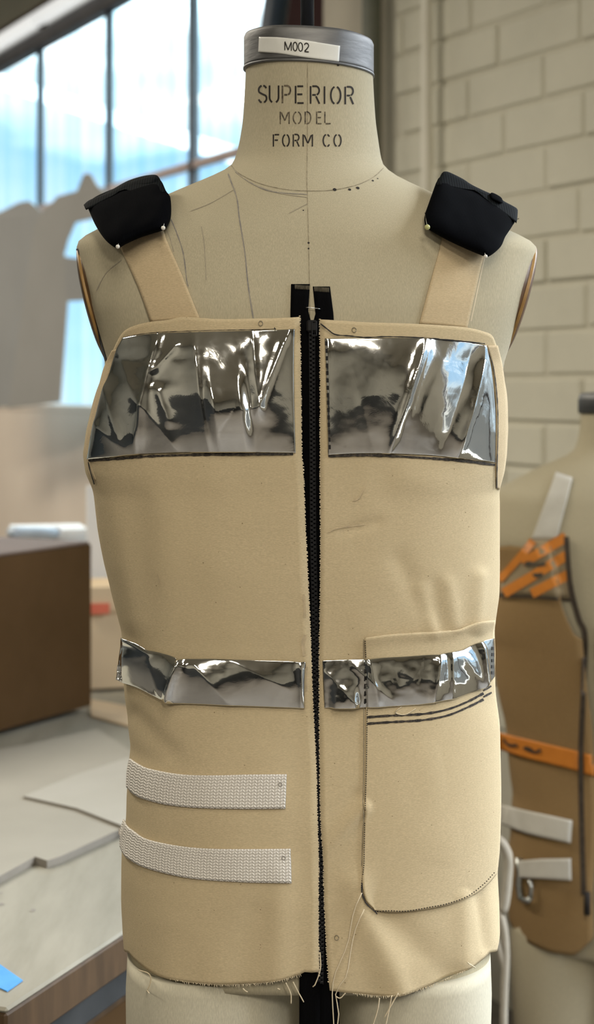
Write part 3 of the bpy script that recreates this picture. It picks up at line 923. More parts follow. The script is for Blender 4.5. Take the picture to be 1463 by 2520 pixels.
# --- lettering (stroke letters, with the gaps of a stencil)
def arc(cx, cy, rx, ry, a0, a1, n=10):
    return [(cx + rx * math.cos(math.radians(a0 + (a1 - a0) * i / n)), cy + ry * math.sin(math.radians(a0 + (a1 - a0) * i / n))) for i in range(n + 1)]
GLY = {
    'S': [arc(.5, .27, .46, .26, -25, -80, 4), arc(.5, .27, .46, .26, -105, -210, 8) + [(.55, .52)] + arc(.5, .74, .46, .25, -40, 70, 8), arc(.5, .74, .46, .25, 105, 165, 5)],
    'U': [[(.02, 0), (.02, .66)] + arc(.5, .68, .48, .3, 180, 115, 5), arc(.5, .68, .48, .3, 65, 0, 5) + [(.98, 0)]],
    'P': [[(.05, .0), (.05, 1)], [(.25, .0), (.6, .0)] + arc(.6, .26, .38, .26, -80, 75, 8), [(.62, .52), (.25, .52)]],
    'E': [[(.06, 0), (.06, 1)], [(.25, .02), (.95, .02)], [(.25, .48), (.85, .48)], [(.25, .98), (1, .98)]],
    'R': [[(.04, 0), (.04, 1)], [(.22, 0), (.6, 0)] + arc(.6, .25, .36, .25, -80, 75, 8), [(.6, .5), (.22, .5)], [(.62, .58), (.98, 1)]],
    'I': [[(.5, 0), (.5, .5)], [(.5, .5), (.5, 1)]],
    'O': [arc(.5, .5, .48, .5, 105, 255, 14), arc(.5, .5, .48, .5, -75, 75, 14)],
    'M': [[(.03, 0), (.03, 1)], [(.14, .06), (.5, .72)], [(.52, .72), (.86, .06)], [(.97, 0), (.97, 1)]],
    'D': [[(.05, 0), (.05, 1)], [(.25, 0), (.45, .02)] + arc(.45, .5, .5, .47, -75, 75, 12) + [(.25, 1)]],
    'L': [[(.06, 0), (.06, .92)], [(.22, .98), (1, .98)]],
    'F': [[(.05, 0), (.05, 1)], [(.25, .02), (1, .02)], [(.25, .47), (.8, .47)]],
    'C': [arc(.55, .5, .5, .5, -40, -78, 4), arc(.55, .5, .5, .5, -102, -258, 14), arc(.55, .5, .5, .5, 78, 40, 4)],
    'm': [[(.04, 1), (.04, 0), (.5, .98), (.96, 0), (.96, 1)]],
    '0': [arc(.5, .5, .46, .5, 0, 360, 24)],
    '2': [arc(.5, .28, .44, .28, 190, 380, 10) + [(.62, .62), (.04, .99), (.98, .99)]],
}
def glyph(ch, x0, y0, x1, y1, width, cast, off, m, parent, name='letter', slope=0.0):
    vs, fs = [], []
    for st in GLY[ch]:
        pts = [(x0 + (x1 - x0) * a, y0 + (y1 - y0) * b + slope * (x1 - x0) * a) for a, b in st]
        straight = len(pts) <= 5 and ch in 'mMEFLIPRDU2' and len(pts) == 2
        p = resample(pts, max(5, int(sum(math.hypot(pts[i + 1][0] - pts[i][0], pts[i + 1][1] - pts[i][1]) for i in range(len(pts) - 1)) / 3)))
        prev = None
        for i, (px, py) in enumerate(p):
            j0, j1 = max(i - 1, 0), min(i + 1, len(p) - 1)
            tx, ty = p[j1] - p[j0]; L = math.hypot(tx, ty) or 1
            row = []
            for sgn in (1, -1):
                h, nn = cast(px - sgn * ty / L * width / 2, py + sgn * tx / L * width / 2)
                if h is None: continue
                vs.append(h + nn * off); row.append(len(vs) - 1)
            if len(row) < 2: prev = None; continue
            if prev: fs.append((prev[0], prev[1], row[1], row[0]))
            prev = row
    return mesh_obj(name, vs, fs, m, parent)
for txt, boxes, y0, y1, wd, mm in (
    ('SUPERIOR', [(637, 658), (664, 687), (695, 716), (727, 748), (764, 787), (796, 802), (814, 839), (849, 870)], 210, 253, 4.2, M['ink']),
    ('MODEL', [(690, 713), (722, 742), (751, 766), (779, 792), (799, 814)], 275, 305, 3.0, M['ink_faded']),
    ('FORMCO', [(673, 688), (696, 713), (722, 737), (746, 770), (795, 812), (822, 840)], 331, 361, 3.4, M['ink'])):
    for ch, (a, b) in zip(txt, boxes):
        dy = (a - 637) / 234 * 4 if txt == 'SUPERIOR' else 0
        glyph(ch, a, y0 + dy, b, y1 + dy, wd, cast_body, .0004, M['ink_faded'] if (txt, ch) == ('SUPERIOR', 'P') else mm, form)
lab_bvh_off = .0013
for ch, (a, b) in zip('m002', [(702, 719), (722, 733), (735, 746), (749, 761)]):
    dy = (a - 702) * 0.085
    glyph(ch, a, 102 + dy, b, 123.5 + dy, 2.4, cast_cap, lab_bvh_off, M['ink'], lb, slope=0.085)

# --- seams, pen lines, blots on the linen
ribbon('centre_seam', [(757, 156), (757, 300), (756, 440), (757, 480), (760, 600), (762, 700), (763, 790)], 2.0, cast_body, .0003, M['seam'], form)
ribbon('neck_seam', [(570, 408), (590, 428), (640, 452), (700, 466), (757, 470), (820, 468), (880, 455), (920, 436), (944, 414)], 1.8, cast_body, .0003, M['seam'], form)
for pts, w, mk in [
    ([(562, 428), (572, 455), (584, 490), (590, 540), (603, 620), (611, 700), (624, 784)], 3.2, 'pencil'),
    ([(574, 414), (598, 438), (640, 460), (690, 476), (757, 486)], 2.2, 'pencil_light'), ([(580, 424), (620, 452), (670, 472), (757, 479)], 2.0, 'pencil'),
    ([(421, 540), (436, 575), (452, 625), (460, 690), (464, 705)], 2.6, 'pencil'), ([(408, 560), (420, 590), (428, 620)], 2.4, 'pencil_light'),
    ([(496, 558), (503, 600), (508, 690)], 2.2, 'pencil_light'), ([(238, 715), (262, 672), (300, 640)], 2.0, 'pencil_light'), ([(470, 520), (520, 500), (580, 465)], 1.6, 'pencil_light'),
    ([(712, 525), (757, 502)], 1.8, 'pencil_light')]:
    ribbon('pen_line', pts, w, cast_body, .0004, M[mk], form, jitter=.25)
for px, py, r in [(824, 467, 4.2), (861, 467, 3.4), (881, 463, 4), (918, 445, 2.6), (930, 440, 1.8), (832, 160, 3), (760, 598, 2.4), (760, 612, 2.0), (747, 518, 1.6)]:
    h, nn = cast_body(px, py)
    tx = nn.cross(Vector((0, 0, 1))).normalized(); ty = tx.cross(nn).normalized()
    rs = r / F * CY
    mesh_obj('ink_spot', [h + nn * .0004 + (tx * math.cos(a) * 1.1 + ty * math.sin(a)) * rs * (1 + .25 * noise.noise(Vector((a * 2, px, py)))) for a in np.linspace(0, 6.283, 14, endpoint=False)], [tuple(range(14))], M['ink'], form)

# --- arm plates on both shoulders
def arm_plate(side, top, bot, depth, bulge, m_):
    a, b = P(*top, CY), P(*bot, CY)
    c = (a + b) / 2
    ax = (a - b).normalized(); hl = (a - b).length / 2
    yv = Vector((0, 1, 0)); nv = yv.cross(ax) if side < 0 else ax.cross(yv)
    nv.normalize()
    if nv.x * side < 0: nv = -nv
    def disc(name, k0, prof, m, parent):
        vs, fs = [], []
        seg = 48
        for (sc, h) in prof:
            for k in range(seg):
                t = 2 * math.pi * k / seg
                vs.append(c + ax * (hl * sc * math.cos(t)) + yv * (depth * sc * math.sin(t) + .004) + nv * (h + k0))
        for i in range(len(prof) - 1):
            for k in range(seg):
                k2 = (k + 1) % seg
                fs.append((i * seg + k, i * seg + k2, (i + 1) * seg + k2, (i + 1) * seg + k))
        fs.append(tuple((len(prof) - 1) * seg + k for k in range(seg)))
        fs.append(tuple(range(seg)))
        return mesh_obj(name, vs, fs, m, parent)
    pl = disc('arm_plate', 0.0, [(1.0, -.012), (1.0, 0), (.97, bulge * .25), (.8, bulge * .7), (.5, bulge * .95), (.2, bulge)], m_, form)
    disc('plate_edge', 0.0, [(1.004, -.003), (1.012, -.002), (1.012, -.0006), (1.004, 0)], M['plate_edge'], pl)
    disc('plate_gap', 0.0, [(.99, -.012), (.995, -.011), (.995, -.0035), (.99, -.0032)], M['dark_gap'], pl)
    return pl
arm_plate(-1, (193, 606), (266, 892), .058, .005, M['plate'])
arm_plate(1, (1318, 606), (1236, 884), .058, .005, M['plate'])
# fold shadow painted as a dark hairline where the linen turns in at the plates
ribbon('armhole_shadow', [(191, 612), (197, 650), (214, 720), (234, 790), (262, 888)], 5.0, caster_soft(cast_body), .0006, M['dark_gap'], form)

# ------------------------------------------------------------------ the canvas vest
vest = empty('canvas_vest', (0.01, CY, zpx(2440)), 'unfinished pale canvas vest with mirror foil patches and black zipper on the near form', 'vest')
vs, fs = loft(VP, zpx(2450), zpx(560), 210, 160)
V0 = bvh_of(vs, fs)
cast_v0 = make_caster(V0)

L_EDGE = [(738, 779), (740, 900), (741, 1000), (743, 1115), (746, 1150), (748, 1200), (752, 1300), (757, 1400), (761.5, 1500), (766, 1600), (769, 1700), (774, 1800), (778.5, 1900), (781, 2000), (784, 2110), (784, 2200), (784, 2300), (786, 2400)]
R_EDGE = [(788, 785), (789, 900), (789, 1150), (790, 1300), (788.5, 1500), (787, 1600), (787, 1700), (787, 1800), (788, 1900), (789, 1975), (792, 2050), (797, 2120), (798.5, 2200), (803, 2300), (808, 2390), (812, 2438)]
L_TOP = [(738, 780), (680, 783), (620, 784), (540, 785), (450, 780), (415, 787), (370, 792), (330, 802), (305, 816), (288, 842), (272, 880)]
R_TOP = [(788, 786), (840, 789), (900, 793), (1000, 796), (1080, 800), (1150, 806), (1195, 817), (1212, 826), (1222, 850), (1230, 885)]
L_HEM = [(786, 2392), (740, 2399), (690, 2412), (640, 2420), (560, 2424), (480, 2419), (420, 2409), (370, 2391), (330, 2362), (316, 2346)]
R_HEM = [(812, 2438), (870, 2445), (950, 2451), (1000, 2443), (1060, 2426), (1150, 2386), (1190, 2361), (1208, 2344)]

def to_tz(pts):
    out = []
    for px, py in smooth_curve(pts, 60):
        h, n_ = cast_v0(px, py)
        if h is None: continue
        out.append((VP.phi(h), h.z))
    return np.array(out)

def vest_panel(side, edge, top, hem):
    E, TT, H = to_tz(edge), to_tz(top), to_tz(hem)
    eo = E[np.argsort(E[:, 1])]
    f_edge = lambda z: float(np.interp(z, eo[:, 1], eo[:, 0]))
    d2 = math.radians
    # round the side and up the back (armhole), in angle from the front
    ta = np.abs(TT[:, 0]); to = np.argsort(ta)
    ta, tz = ta[to], TT[to, 1]
    arm = [(d2(84), zpx(1010)), (d2(90), zpx(1120)), (d2(96), zpx(1180)), (d2(104), zpx(1160)), (d2(116), zpx(1000)), (d2(132), zpx(760)), (d2(150), zpx(600)), (d2(180), zpx(575))]
    keep = ta < d2(80)
    ta = np.concatenate([ta[keep], [a for a, _ in arm]]); tz = np.concatenate([tz[keep], [z_ for _, z_ in arm]])
    f_top = lambda a: float(np.interp(a, ta, tz))
    ha = np.abs(H[:, 0]); ho = np.argsort(ha); ha, hz = ha[ho], H[ho, 1]
    ha = np.concatenate([ha, [d2(100), d2(180)]]); hz = np.concatenate([hz, [zpx(2340), zpx(2380)]])
    f_hem = lambda a: float(np.interp(a, ha, hz))
    nc, nr = 150, 190
    vs, fs = [], []
    for j in range(nc + 1):
        q = (j / nc)
        q = q * 0.75 + 0.25 * q * q
        for i in range(nr + 1):
            v = i / nr
            zz = zpx(1500)
            a = 0.0
            for _ in range(4):
                fe = f_edge(zz)
                lead = side * fe                  # signed start angle on this side
                a = lead + q * (math.pi * 0.985 - lead)
                aa = abs(a)
                zz = f_top(aa) * (1 - v) + f_hem(aa) * v
            p = VP.pt(zz, side * a)
            front = max(0.0, math.cos(a)) ** 0.3 if abs(a) < math.pi / 2 else 0.0
            nx = (p - Vector((0.01, CY, p.z))).normalized()
            edge_f = min(1.0, (0.15 + j / 10)) * min(1.0, 0.35 + i / 14)
            p = p + nx * (vest_disp(p) * front * edge_f)
            vs.append(p)
    for j in range(nc):
        for i in range(nr):
            a0 = j * (nr + 1) + i
            f = (a0, a0 + nr + 1, a0 + nr + 2, a0 + 1)
            fs.append(f if side < 0 else f[::-1])
    return vs, fs
vl, fl_ = vest_panel(-1, L_EDGE, L_TOP, L_HEM)
vr, fr_ = vest_panel(1, R_EDGE, R_TOP, R_HEM)
for vv, ff, lab in ((vl, fl_, None), (vr, fr_, None)):
    o = mesh_obj('front_panel', vv, ff, M['canvas'], vest)
    md = o.modifiers.new('thickness', 'SOLIDIFY'); md.thickness = .0016; md.offset = -1
VB = bvh_of(vl + vr + vs, fl_ + [tuple(i + len(vl) for i in f) for f in fr_] + [tuple(i + len(vl) + len(vr) for i in f) for f in fs])
cast_vest = make_caster(VB)
cast_soft = caster_soft(cast_vest)
cast_bsoft = caster_soft(cast_body)

# shoulder straps of the vest, over the linen
patch('shoulder_strap', [(262, 520), (330, 470), (372, 455)], [(374, 792), (430, 789), (494, 786)], 16, 40, cast_bsoft, .0022, M['canvas_tan'], vest, left=[(262, 520), (300, 612), (340, 700), (374, 792)], right=[(372, 455), (402, 566), (446, 670), (494, 786)], thick=.0015)
patch('shoulder_strap', [(1108, 452), (1160, 480), (1232, 530)], [(1031, 798), (1090, 802), (1148, 808)], 16, 40, cast_bsoft, .0022, M['canvas_tan'], vest, left=[(1108, 452), (1088, 585), (1060, 690), (1031, 798)], right=[(1232, 530), (1188, 640), (1168, 720), (1148, 808)], thick=.0015)
ribbon('strap_edge', [(1190, 636), (1180, 680), (1168, 735), (1156, 790)], 2.4, cast_bsoft, .0026, M['thread'], vest)
# turned tan armhole facings at both sides
def facing(pts_out, pts_in):
    return patch('armhole_facing', pts_in, pts_out, 60, 6, cast_soft, .0003, M['canvas_tan'], vest, thick=.0008)
facing([(1224, 850), (1236, 905), (1245, 990), (1246, 1080), (1241, 1150), (1228, 1205)], [(1198, 850), (1212, 905), (1220, 990), (1221, 1080), (1220, 1150), (1221, 1200)])
facing([(276, 862), (256, 905), (240, 965), (216, 1058), (209, 1112), (216, 1160), (232, 1186)], [(292, 858), (272, 905), (254, 965), (232, 1058), (220, 1118), (226, 1150), (236, 1180)])

def cast_band(px, py):
    """Surface of a band that stands off the body where the side turns away."""
    h, n_ = cast_soft(px, py)
    lim = 1.607
    if h.y > lim:
        h = P(px, py, lim + (h.y - lim) * .25)
        n_ = Vector((-.75 if px < 757 else .75, -.66, 0)).normalized()
    return h, n_

# ------------------------------------------------------------------ pocket
pk_left = [(897, 1567), (900, 1660), (900, 1760), (897, 1990), (892, 2120), (892, 2180), (900, 2215), (920, 2238)]
pocket = patch('pocket', [(897, 1567), (960, 1559), (1050, 1553), (1110, 1548), (1150, 1536), (1180, 1527), (1209, 1525)], [(920, 2240), (960, 2244), (1020, 2241), (1100, 2226), (1160, 2203), (1195, 2176), (1217, 2150)], 70, 130, cast_soft, .0016, M['canvas'], vest,
      left=pk_left, right=[(1209, 1525), (1212, 1600), (1214, 1700), (1224, 1780), (1226, 1850), (1228, 1960), (1225, 2060), (1217, 2150)],
      disp=lambda px, py, u, v: .0010 + .0022 * math.exp(-((v - .0) / .03) ** 2) + .0016 * math.sin(min(1, u * 1.0) * math.pi) * math.sin(v * math.pi), thick=.0014)
PKB = make_caster(bvh_of([v.co.copy() for v in pocket.data.vertices], [tuple(p.vertices) for p in pocket.data.polygons]))
cast_pk = lambda px, py: (PKB(px, py) if PKB(px, py)[0] is not None else cast_soft(px, py))
for pts, w in [([(903, 1765), (960, 1761), (1040, 1757), (1100, 1746), (1150, 1727), (1190, 1706)], 5.5), ([(903, 1781), (960, 1777), (1040, 1772), (1100, 1761), (1150, 1741), (1190, 1721)], 5.5), ([(1190, 1699), (1209, 1688)], 4.5), ([(1190, 1715), (1210, 1704)], 4.5)]:
    ribbon('marker_line', pts, w, cast_pk, .0005, M['marker'], pocket, jitter=.3)
sv, sf = [], []
def dots(pts, step, r):
    p = resample(smooth_curve(pts, 200), int(sum(math.hypot(pts[i + 1][0] - pts[i][0], pts[i + 1][1] - pts[i][1]) for i in range(len(pts) - 1)) / step))
    for px, py in p:
        h, n_ = cast_pk(px, py)
        v_, f_ = box_vf(h.x + n_.x * .0004, h.y + n_.y * .0004, h.z, r, r * .5, r, r * .2)
        sf.extend(tuple(i + len(sv) for i in f) for f in f_); sv.extend(v_)
dots([(899, 1578), (904, 1680), (904, 1760), (902, 1900), (899, 1990), (897, 2080), (896, 2130), (890, 2178), (893, 2200), (900, 2220), (915, 2236), (930, 2243)], 5.4, .0009)
dots([(930, 2243), (960, 2241), (1000, 2242), (1060, 2232), (1100, 2224), (1150, 2206), (1190, 2176), (1216, 2148)], 6.6, .0010)
tag(mesh_obj('pocket_stitching', sv, sf, M['thread_black'], pocket, smooth=False), kind='stuff')
ribbon('stitch_line', [(890, 2172), (890, 2195), (898, 2220), (912, 2236), (928, 2248)], 2.6, cast_soft, .0024, M['thread_black'], pocket, jitter=.4)
ribbon('pocket_fold', [(895, 1572), (896, 1700), (894, 1990), (890, 2130)], 1.8, cast_soft, .0020, M['seam'], pocket)

# ------------------------------------------------------------------ foil
def crease_fn(cr, pillow, edge=0.16, nz=0.0005, nscale=0.02, seed=0.0, span=(1, 1)):
    def f(px, py, u, v):
        e = min(1, u / (edge / span[0])) * min(1, (1 - u) / (edge / span[0])) * min(1, v / (edge / span[1])) * min(1, (1 - v) / (edge / span[1]))
        d = pillow * (max(0, math.sin(math.pi * u)) ** .5) * (max(0, math.sin(math.pi * v)) ** .8)
        for a, b, w, h, shp in cr:
            r, t = seg_dist(px, py, a, b)
            tp = min(1.0, max(0.0, (t + .12) / .3)) * min(1.0, max(0.0, (1.12 - t) / .3))
            tp = tp * tp * (3 - 2 * tp)
            if shp == 's':   d += h * tp * math.exp(-(math.sqrt(r * r + 4) - 2) / w)
            else:            d += h * tp * math.exp(-(r / w) ** 2)
        d += nz * noise.noise(Vector((px * nscale, py * nscale, seed))) * (0.3 + 0.7 * e) + nz * .12 * noise.noise(Vector((px * nscale * 3, py * nscale * 3, seed + 5)))
        return max(d, -0.0008)
    return f
CR_LC = [((398, 812), (336, 1124), 9, .0042, 's'), ((384, 900), (352, 1110), 14, .0014, 's'), ((480, 810), (520, 1124), 30, .0046, 's'), ((620, 806), (642, 1030), 18, .0026, 's'), ((716, 806), (632, 1020), 12, .0036, 's'),
         ((652, 1000), (600, 1010), 12, .0014, 's'), ((352, 985), (440, 1110), 18, .0022, 's'), ((395, 950), (425, 1050), 14, .0018, 's'), ((292, 845), (350, 1000), 26, .0018, 's'), ((236, 1040), (330, 1120), 30, .0026, 's'),
         ((262, 940), (312, 1110), 18, .0026, 's'), ((445, 840), (385, 920), 12, .0018, 's'), ((520, 1015), (612, 1005), 78, .0072, 'g')]
foil1 = patch('foil_patch', [(304, 832), (345, 824), (392, 819), (500, 816), (620, 813), (726, 810)], [(217, 1130), (280, 1124), (338, 1118), (430, 1114), (520, 1113), (620, 1113), (728, 1114)], 150, 100, cast_soft, .0012, M['foil'], vest,
      left=[(304, 832), (288, 868), (268, 930), (240, 1015), (217, 1130)], right=[(726, 810), (725, 900), (728, 1114)], disp=crease_fn(CR_LC, .0062, seed=1), thick=.0004)
CR_RC = [((1048, 826), (954, 1122), 8, .0042, 's'), ((1062, 828), (1000, 1040), 12, .0012, 's'), ((1194, 840), (1118, 1134), 14, .0058, 's'), ((860, 880), (920, 1110), 60, -.0016, 's'),
         ((1160, 850), (1085, 1120), 30, -.0016, 's'), ((806, 830), (811, 1120), 10, .0018, 's'), ((1100, 850), (1010, 1070), 40, .0010, 's')]
foil2 = patch('foil_patch', [(800, 833), (900, 832), (1040, 831), (1120, 838), (1190, 848)], [(808, 1119), (880, 1116), (950, 1116), (1050, 1120), (1120, 1126), (1218, 1138)], 150, 100, cast_soft, .0012, M['foil'], vest,
      left=[(800, 833), (803, 950), (808, 1119)], right=[(1190, 848), (1206, 905), (1216, 985), (1219, 1060), (1218, 1138)], disp=crease_fn(CR_RC, .0060, seed=4), thick=.0004)
CR_LW = [((452, 1612), (418, 1736), 13, .0088, 's'), ((372, 1590), (406, 1716), 22, .0030, 's'), ((300, 1570), (380, 1606), 16, .0022, 's'), ((318, 1600), (312, 1690), 16, .0022, 's'), ((470, 1616), (575, 1740), 26, .0022, 's'),
         ((560, 1616), (720, 1700), 34, .0014, 's'), ((740, 1622), (743, 1746), 9, .0030, 's')]
foil3 = patch('foil_patch', [(305, 1568), (340, 1580), (372, 1596), (448, 1617), (600, 1621), (753, 1627)], [(292, 1672), (340, 1690), (385, 1712), (420, 1729), (600, 1737), (751, 1742)], 140, 50, cast_band, .0022, M['foil'], vest,
      left=[(305, 1568), (300, 1612), (292, 1672)], disp=crease_fn(CR_LW, .0046, seed=7, span=(1, .5)), thick=.0004, sharp=True)
CR_RW = [((906, 1612), (932, 1746), 18, .0036, 's'), ((1080, 1602), (1060, 1738), 14, .0044, 's'), ((1108, 1598), (1108, 1726), 10, .0020, 's'), ((1174, 1572), (1187, 1698), 9, .0068, 's'), ((1125, 1594), (1184, 1694), 18, .0016, 's'),
         ((860, 1625), (975, 1735), 14, .0016, 's'), ((800, 1650), (890, 1745), 26, .0020, 's'), ((815, 1738), (880, 1738), 46, .0050, 'g')]
foil4 = patch('foil_patch', [(794, 1625), (900, 1619), (1000, 1614), (1078, 1608), (1136, 1598), (1175, 1577), (1214, 1571)], [(799, 1741), (920, 1741), (1033, 1734), (1119, 1719), (1184, 1693), (1200, 1680), (1214, 1664)], 140, 50, cast_pk, .0016, M['foil'], vest,
      disp=crease_fn(CR_RW, .0036, nz=.0009, nscale=.03, seed=11, span=(1, .5)), thick=.0004, sharp=True)
foil1['label'] = 'wide mirror foil patch on the chest, left of the zipper'
foil2['label'] = 'wide mirror foil patch on the chest, right of the zipper'
foil3['label'] = 'narrow mirror foil band at the waist, left of the zipper'
foil4['label'] = 'narrow mirror foil band at the waist, over the pocket'

# marker and stitch lines beside the foil
for pts, w in [([(219, 1133), (300, 1128), (360, 1123), (440, 1120), (560, 1118), (722, 1117)], 6), ([(809, 1122), (900, 1120), (980, 1123), (1080, 1129), (1150, 1135), (1218, 1144)], 6)]:
    ribbon('marker_line', pts, w, cast_soft, .0006, M['marker'], vest, jitter=.3)
for pts, w in [([(305, 831), (345, 823), (392, 818), (500, 814), (620, 812), (680, 810)], 1.6), ([(789, 797), (808, 812), (826, 824), (860, 827), (900, 831), (950, 829), (1010, 830), (1060, 833), (1120, 838), (1190, 845)], 3.0),
               ([(223, 1136), (228, 1158), (238, 1190)], 2.6), ([(1196, 862), (1210, 905), (1219, 980), (1221, 1060), (1219, 1140), (1218, 1200)], 2.0), ([(678, 812), (676, 806)], 2)]:
    ribbon('stitch_line', pts, w, cast_soft, .0024, M['thread_black'], vest, jitter=.35)
cast_f2 = make_caster(bvh_of([v.co.copy() for v in foil2.data.vertices], [tuple(p.vertices) for p in foil2.data.polygons]))
for k in range(15):
    y = 840 + k * 18.2
    xx = 804 + (y - 840) / 270 * 8.5
    ribbon('stitch', [(xx, y), (xx + .3, y + 10.5)], 4.6, cast_f2, .0006, M['thread_black'], foil2, n=3)
cast_f4 = make_caster(bvh_of([v.co.copy() for v in foil4.data.vertices], [tuple(p.vertices) for p in foil4.data.polygons]))
for k in range(6):
    y = 1628 + k * 18.5
    ribbon('stitch', [(899, y), (898, y + 11)], 3.8, cast_f4, .0007, M['thread_black'], foil4, n=3)
for k in range(5):
    y = 1592 + k * 15
    ribbon('stitch', [(1213.5 - k * .3, y), (1213.2 - k * .3, y + 8)], 2.6, cast_f4, .0007, M['thread_black'], foil4, n=3)
# smudges on the canvas beside the zipper and a pencilled stroke
for pts, w in [([(748, 1462), (750, 1490), (751, 1520)], 6), ([(752, 1562), (746, 1585), (750, 1614)], 9), ([(756, 1640), (755, 1700)], 4)]:
    ribbon('smudge', pts, w, cast_vest, .0005, M['smudge'], vest, jitter=.4)
for pts in ([(806, 1310), (840, 1298), (898, 1290)], [(868, 1232), (884, 1226), (900, 1196)], [(388, 1412), (395, 1440)]):
    ribbon('pencil_mark', pts, 2.2, cast_vest, .0005, M['smudge'], vest, jitter=.5)

# ------------------------------------------------------------------ zipper
zip_e = mesh_obj('zipper', *(lambda v, f: (v, f))(*loft(VP, zpx(2600), zpx(2590), 1, 3)), M['black_tape'], vest)
bpy.data.objects.remove(zip_e)
def _yfr(py):
    if py > 2425: return _yfr(2425)
    cz0 = 769 if py < 900 else 778
    ob = cast_body(cz0, py)[0].y - .0022
    if py < 800: return ob
    ov = cast_v0(cz0, py)[0].y + .0042
    return ov if py > 860 else ob + (ov - ob) * (py - 800) / 60
_ys = list(range(680, 2440, 12)); _yv = [_yfr(y) for y in _ys]
def Y_FR(py): return float(np.interp(py, _ys, _yv))
def zline(a, b, py):  # along the tape
    return a + (b - a) * (py - 700) / 1800.0
def strip(name, fl, fr, y0, y1, yoff, m, parent, thick=.0011, ny=60, nx=4, curl=0.0):
    vs, fs = [], []
    for j in range(ny + 1):
        py = y0 + (y1 - y0) * j / ny
        for i in range(nx + 1):
            px = fl(py) + (fr(py) - fl(py)) * i / nx
            vs.append(P(px, py, Y_FR(py) + yoff - curl * (i / nx)))
    for j in range(ny):
        for i in range(nx):
            a = j * (nx + 1) + i
            fs.append((a, a + nx + 1, a + nx + 2, a + 1))
    o = mesh_obj(name, vs, fs, m, parent)
    md = o.modifiers.new('thickness', 'SOLIDIFY'); md.thickness = thick; md.offset = -1
    return o
def cz_(py):   # centre line of the teeth
    return float(np.interp(py, [690, 780, 900, 1100, 1300, 1500, 1700, 1900, 2100, 2300, 2520, 2700], [767, 768, 769, 770, 771, 775, 779, 783.5, 788, 791, 787, 787]))
def lo(py): return float(np.interp(py, [695, 780, 2380, 2440, 2700], [717, 715, 738, 737, 737]))
def ro(py): return float(np.interp(py, [700, 785, 2380, 2440, 2700], [812, 823, 834, 836, 836]))
def li(py): return float(np.interp(py, [695, 790, 800], [763.5, 758, 769])) if py < 800 else cz_(py) + .5
def ri(py): return float(np.interp(py, [700, 790, 800], [770, 779, 769])) if py < 800 else cz_(py) - .5
zp = strip('zipper_tape', lo, li, 699, 2700, .0005, M['black_tape'], vest)
strip('zipper_tape', ri, ro, 705, 2700, .0006, M['black_tape'], vest)
# teeth: two interlocking rows, too small to pick apart
tv, tf = [], []
k = 0
py = 800.0
while py < 2420:
    sgn = 1 if k % 2 else -1
    c = P(cz_(py) + sgn * 3.2, py, Y_FR(py) - .0016)
    v_, f_ = box_vf(c.x, c.y, c.z, .0036, .0022, .0026, .0006)
    tf += [tuple(i + len(tv) for i in f) for f in f_]; tv += v_
    c = P(cz_(py) + sgn * 6.6, py, Y_FR(py) - .0014)
    v_, f_ = box_vf(c.x, c.y, c.z, .0014, .0016, .0038, .0004)
    tf += [tuple(i + len(tv) for i in f) for f in f_]; tv += v_
    py += 5.2; k += 1
tag(mesh_obj('zipper_teeth', tv, tf, M['teeth'], vest, smooth=False), kind='stuff')
# slider with its pull
sy = 802
sl = box('zipper_slider', (0, 0, 0), (.0094, .0040, .0105), M['teeth'], vest, bev=.0015, origin=P(768, sy, Y_FR(sy) - .003))
pc = P(774, 808, Y_FR(808) - .0062)
vp_, fp_ = [], []
for (dx, dz, sx, sz) in ((0, .0062, .0046, .0012), (0, -.0062, .0046, .0012), (-.0019, 0, .0011, .0124), (.0019, 0, .0011, .0124)):
    a_, b_ = box_vf(pc.x + dx, pc.y, pc.z + dz, sx, .0014, sz, .0003)
    fp_ += [tuple(i + len(vp_) for i in f) for f in b_]; vp_ += a_
mesh_obj('zipper_pull', vp_, fp_, M['teeth'], sl, smooth=False)
# whitish bar tacks at the two tape ends
for x0, x1, y0, h, t in ((727, 761, 701, 10, .0010), (775, 809, 706, 11, .0012)):
    for i in range(11):
        x = x0 + (x1 - x0) * i / 10
        a, b = P(x, y0 + i * .2, Y_FR(700) - .0002), P(x + .6, y0 + h + i * .2, Y_FR(710) - .0002)
        tube([a, (a + b) / 2, b], .00028, 'tack_stitch', M['seam'], zp, seg=4)

# ------------------------------------------------------------------ webbing straps
webU = patch('webbing_strap', [(322, 1866), (345, 1881), (372, 1892), (444, 1905), (519, 1908), (610, 1906), (706, 1905)], [(315, 1936), (332, 1953), (355, 1965), (410, 1979), (485, 1987), (600, 1990), (703, 1989)], 80, 14, cast_band, .0022, M['webbing'], vest, left=[(322, 1866), (316, 1900), (315, 1936)], thick=.0016, uv=(56, 11))
webL = patch('webbing_strap', [(307, 2015), (316, 2032), (331, 2044), (365, 2065), (441, 2081), (519, 2088), (620, 2089), (716, 2088)], [(299, 2082), (308, 2101), (321, 2114), (365, 2136), (468, 2160), (588, 2169), (650, 2171), (717, 2172)], 80, 14, cast_band, .0022, M['webbing'], vest, left=[(307, 2015), (300, 2045), (299, 2082)], thick=.0016, uv=(60, 11))
webU['label'] = 'upper white herringbone webbing strap'
webL['label'] = 'lower white herringbone webbing strap'
for wb, px, py in ((webU, 690, 1930), (webL, 698, 2111)):
    h, n_ = cast_soft(px, py)
    ring = [h + n_ * .0026 + Vector((math.cos(a) * .0016, 0, math.sin(a) * .0018)) for a in np.linspace(0, 6.283, 10)]
    tube(ring, .0003, 'tack_mark', M['pencil'], wb, seg=5)

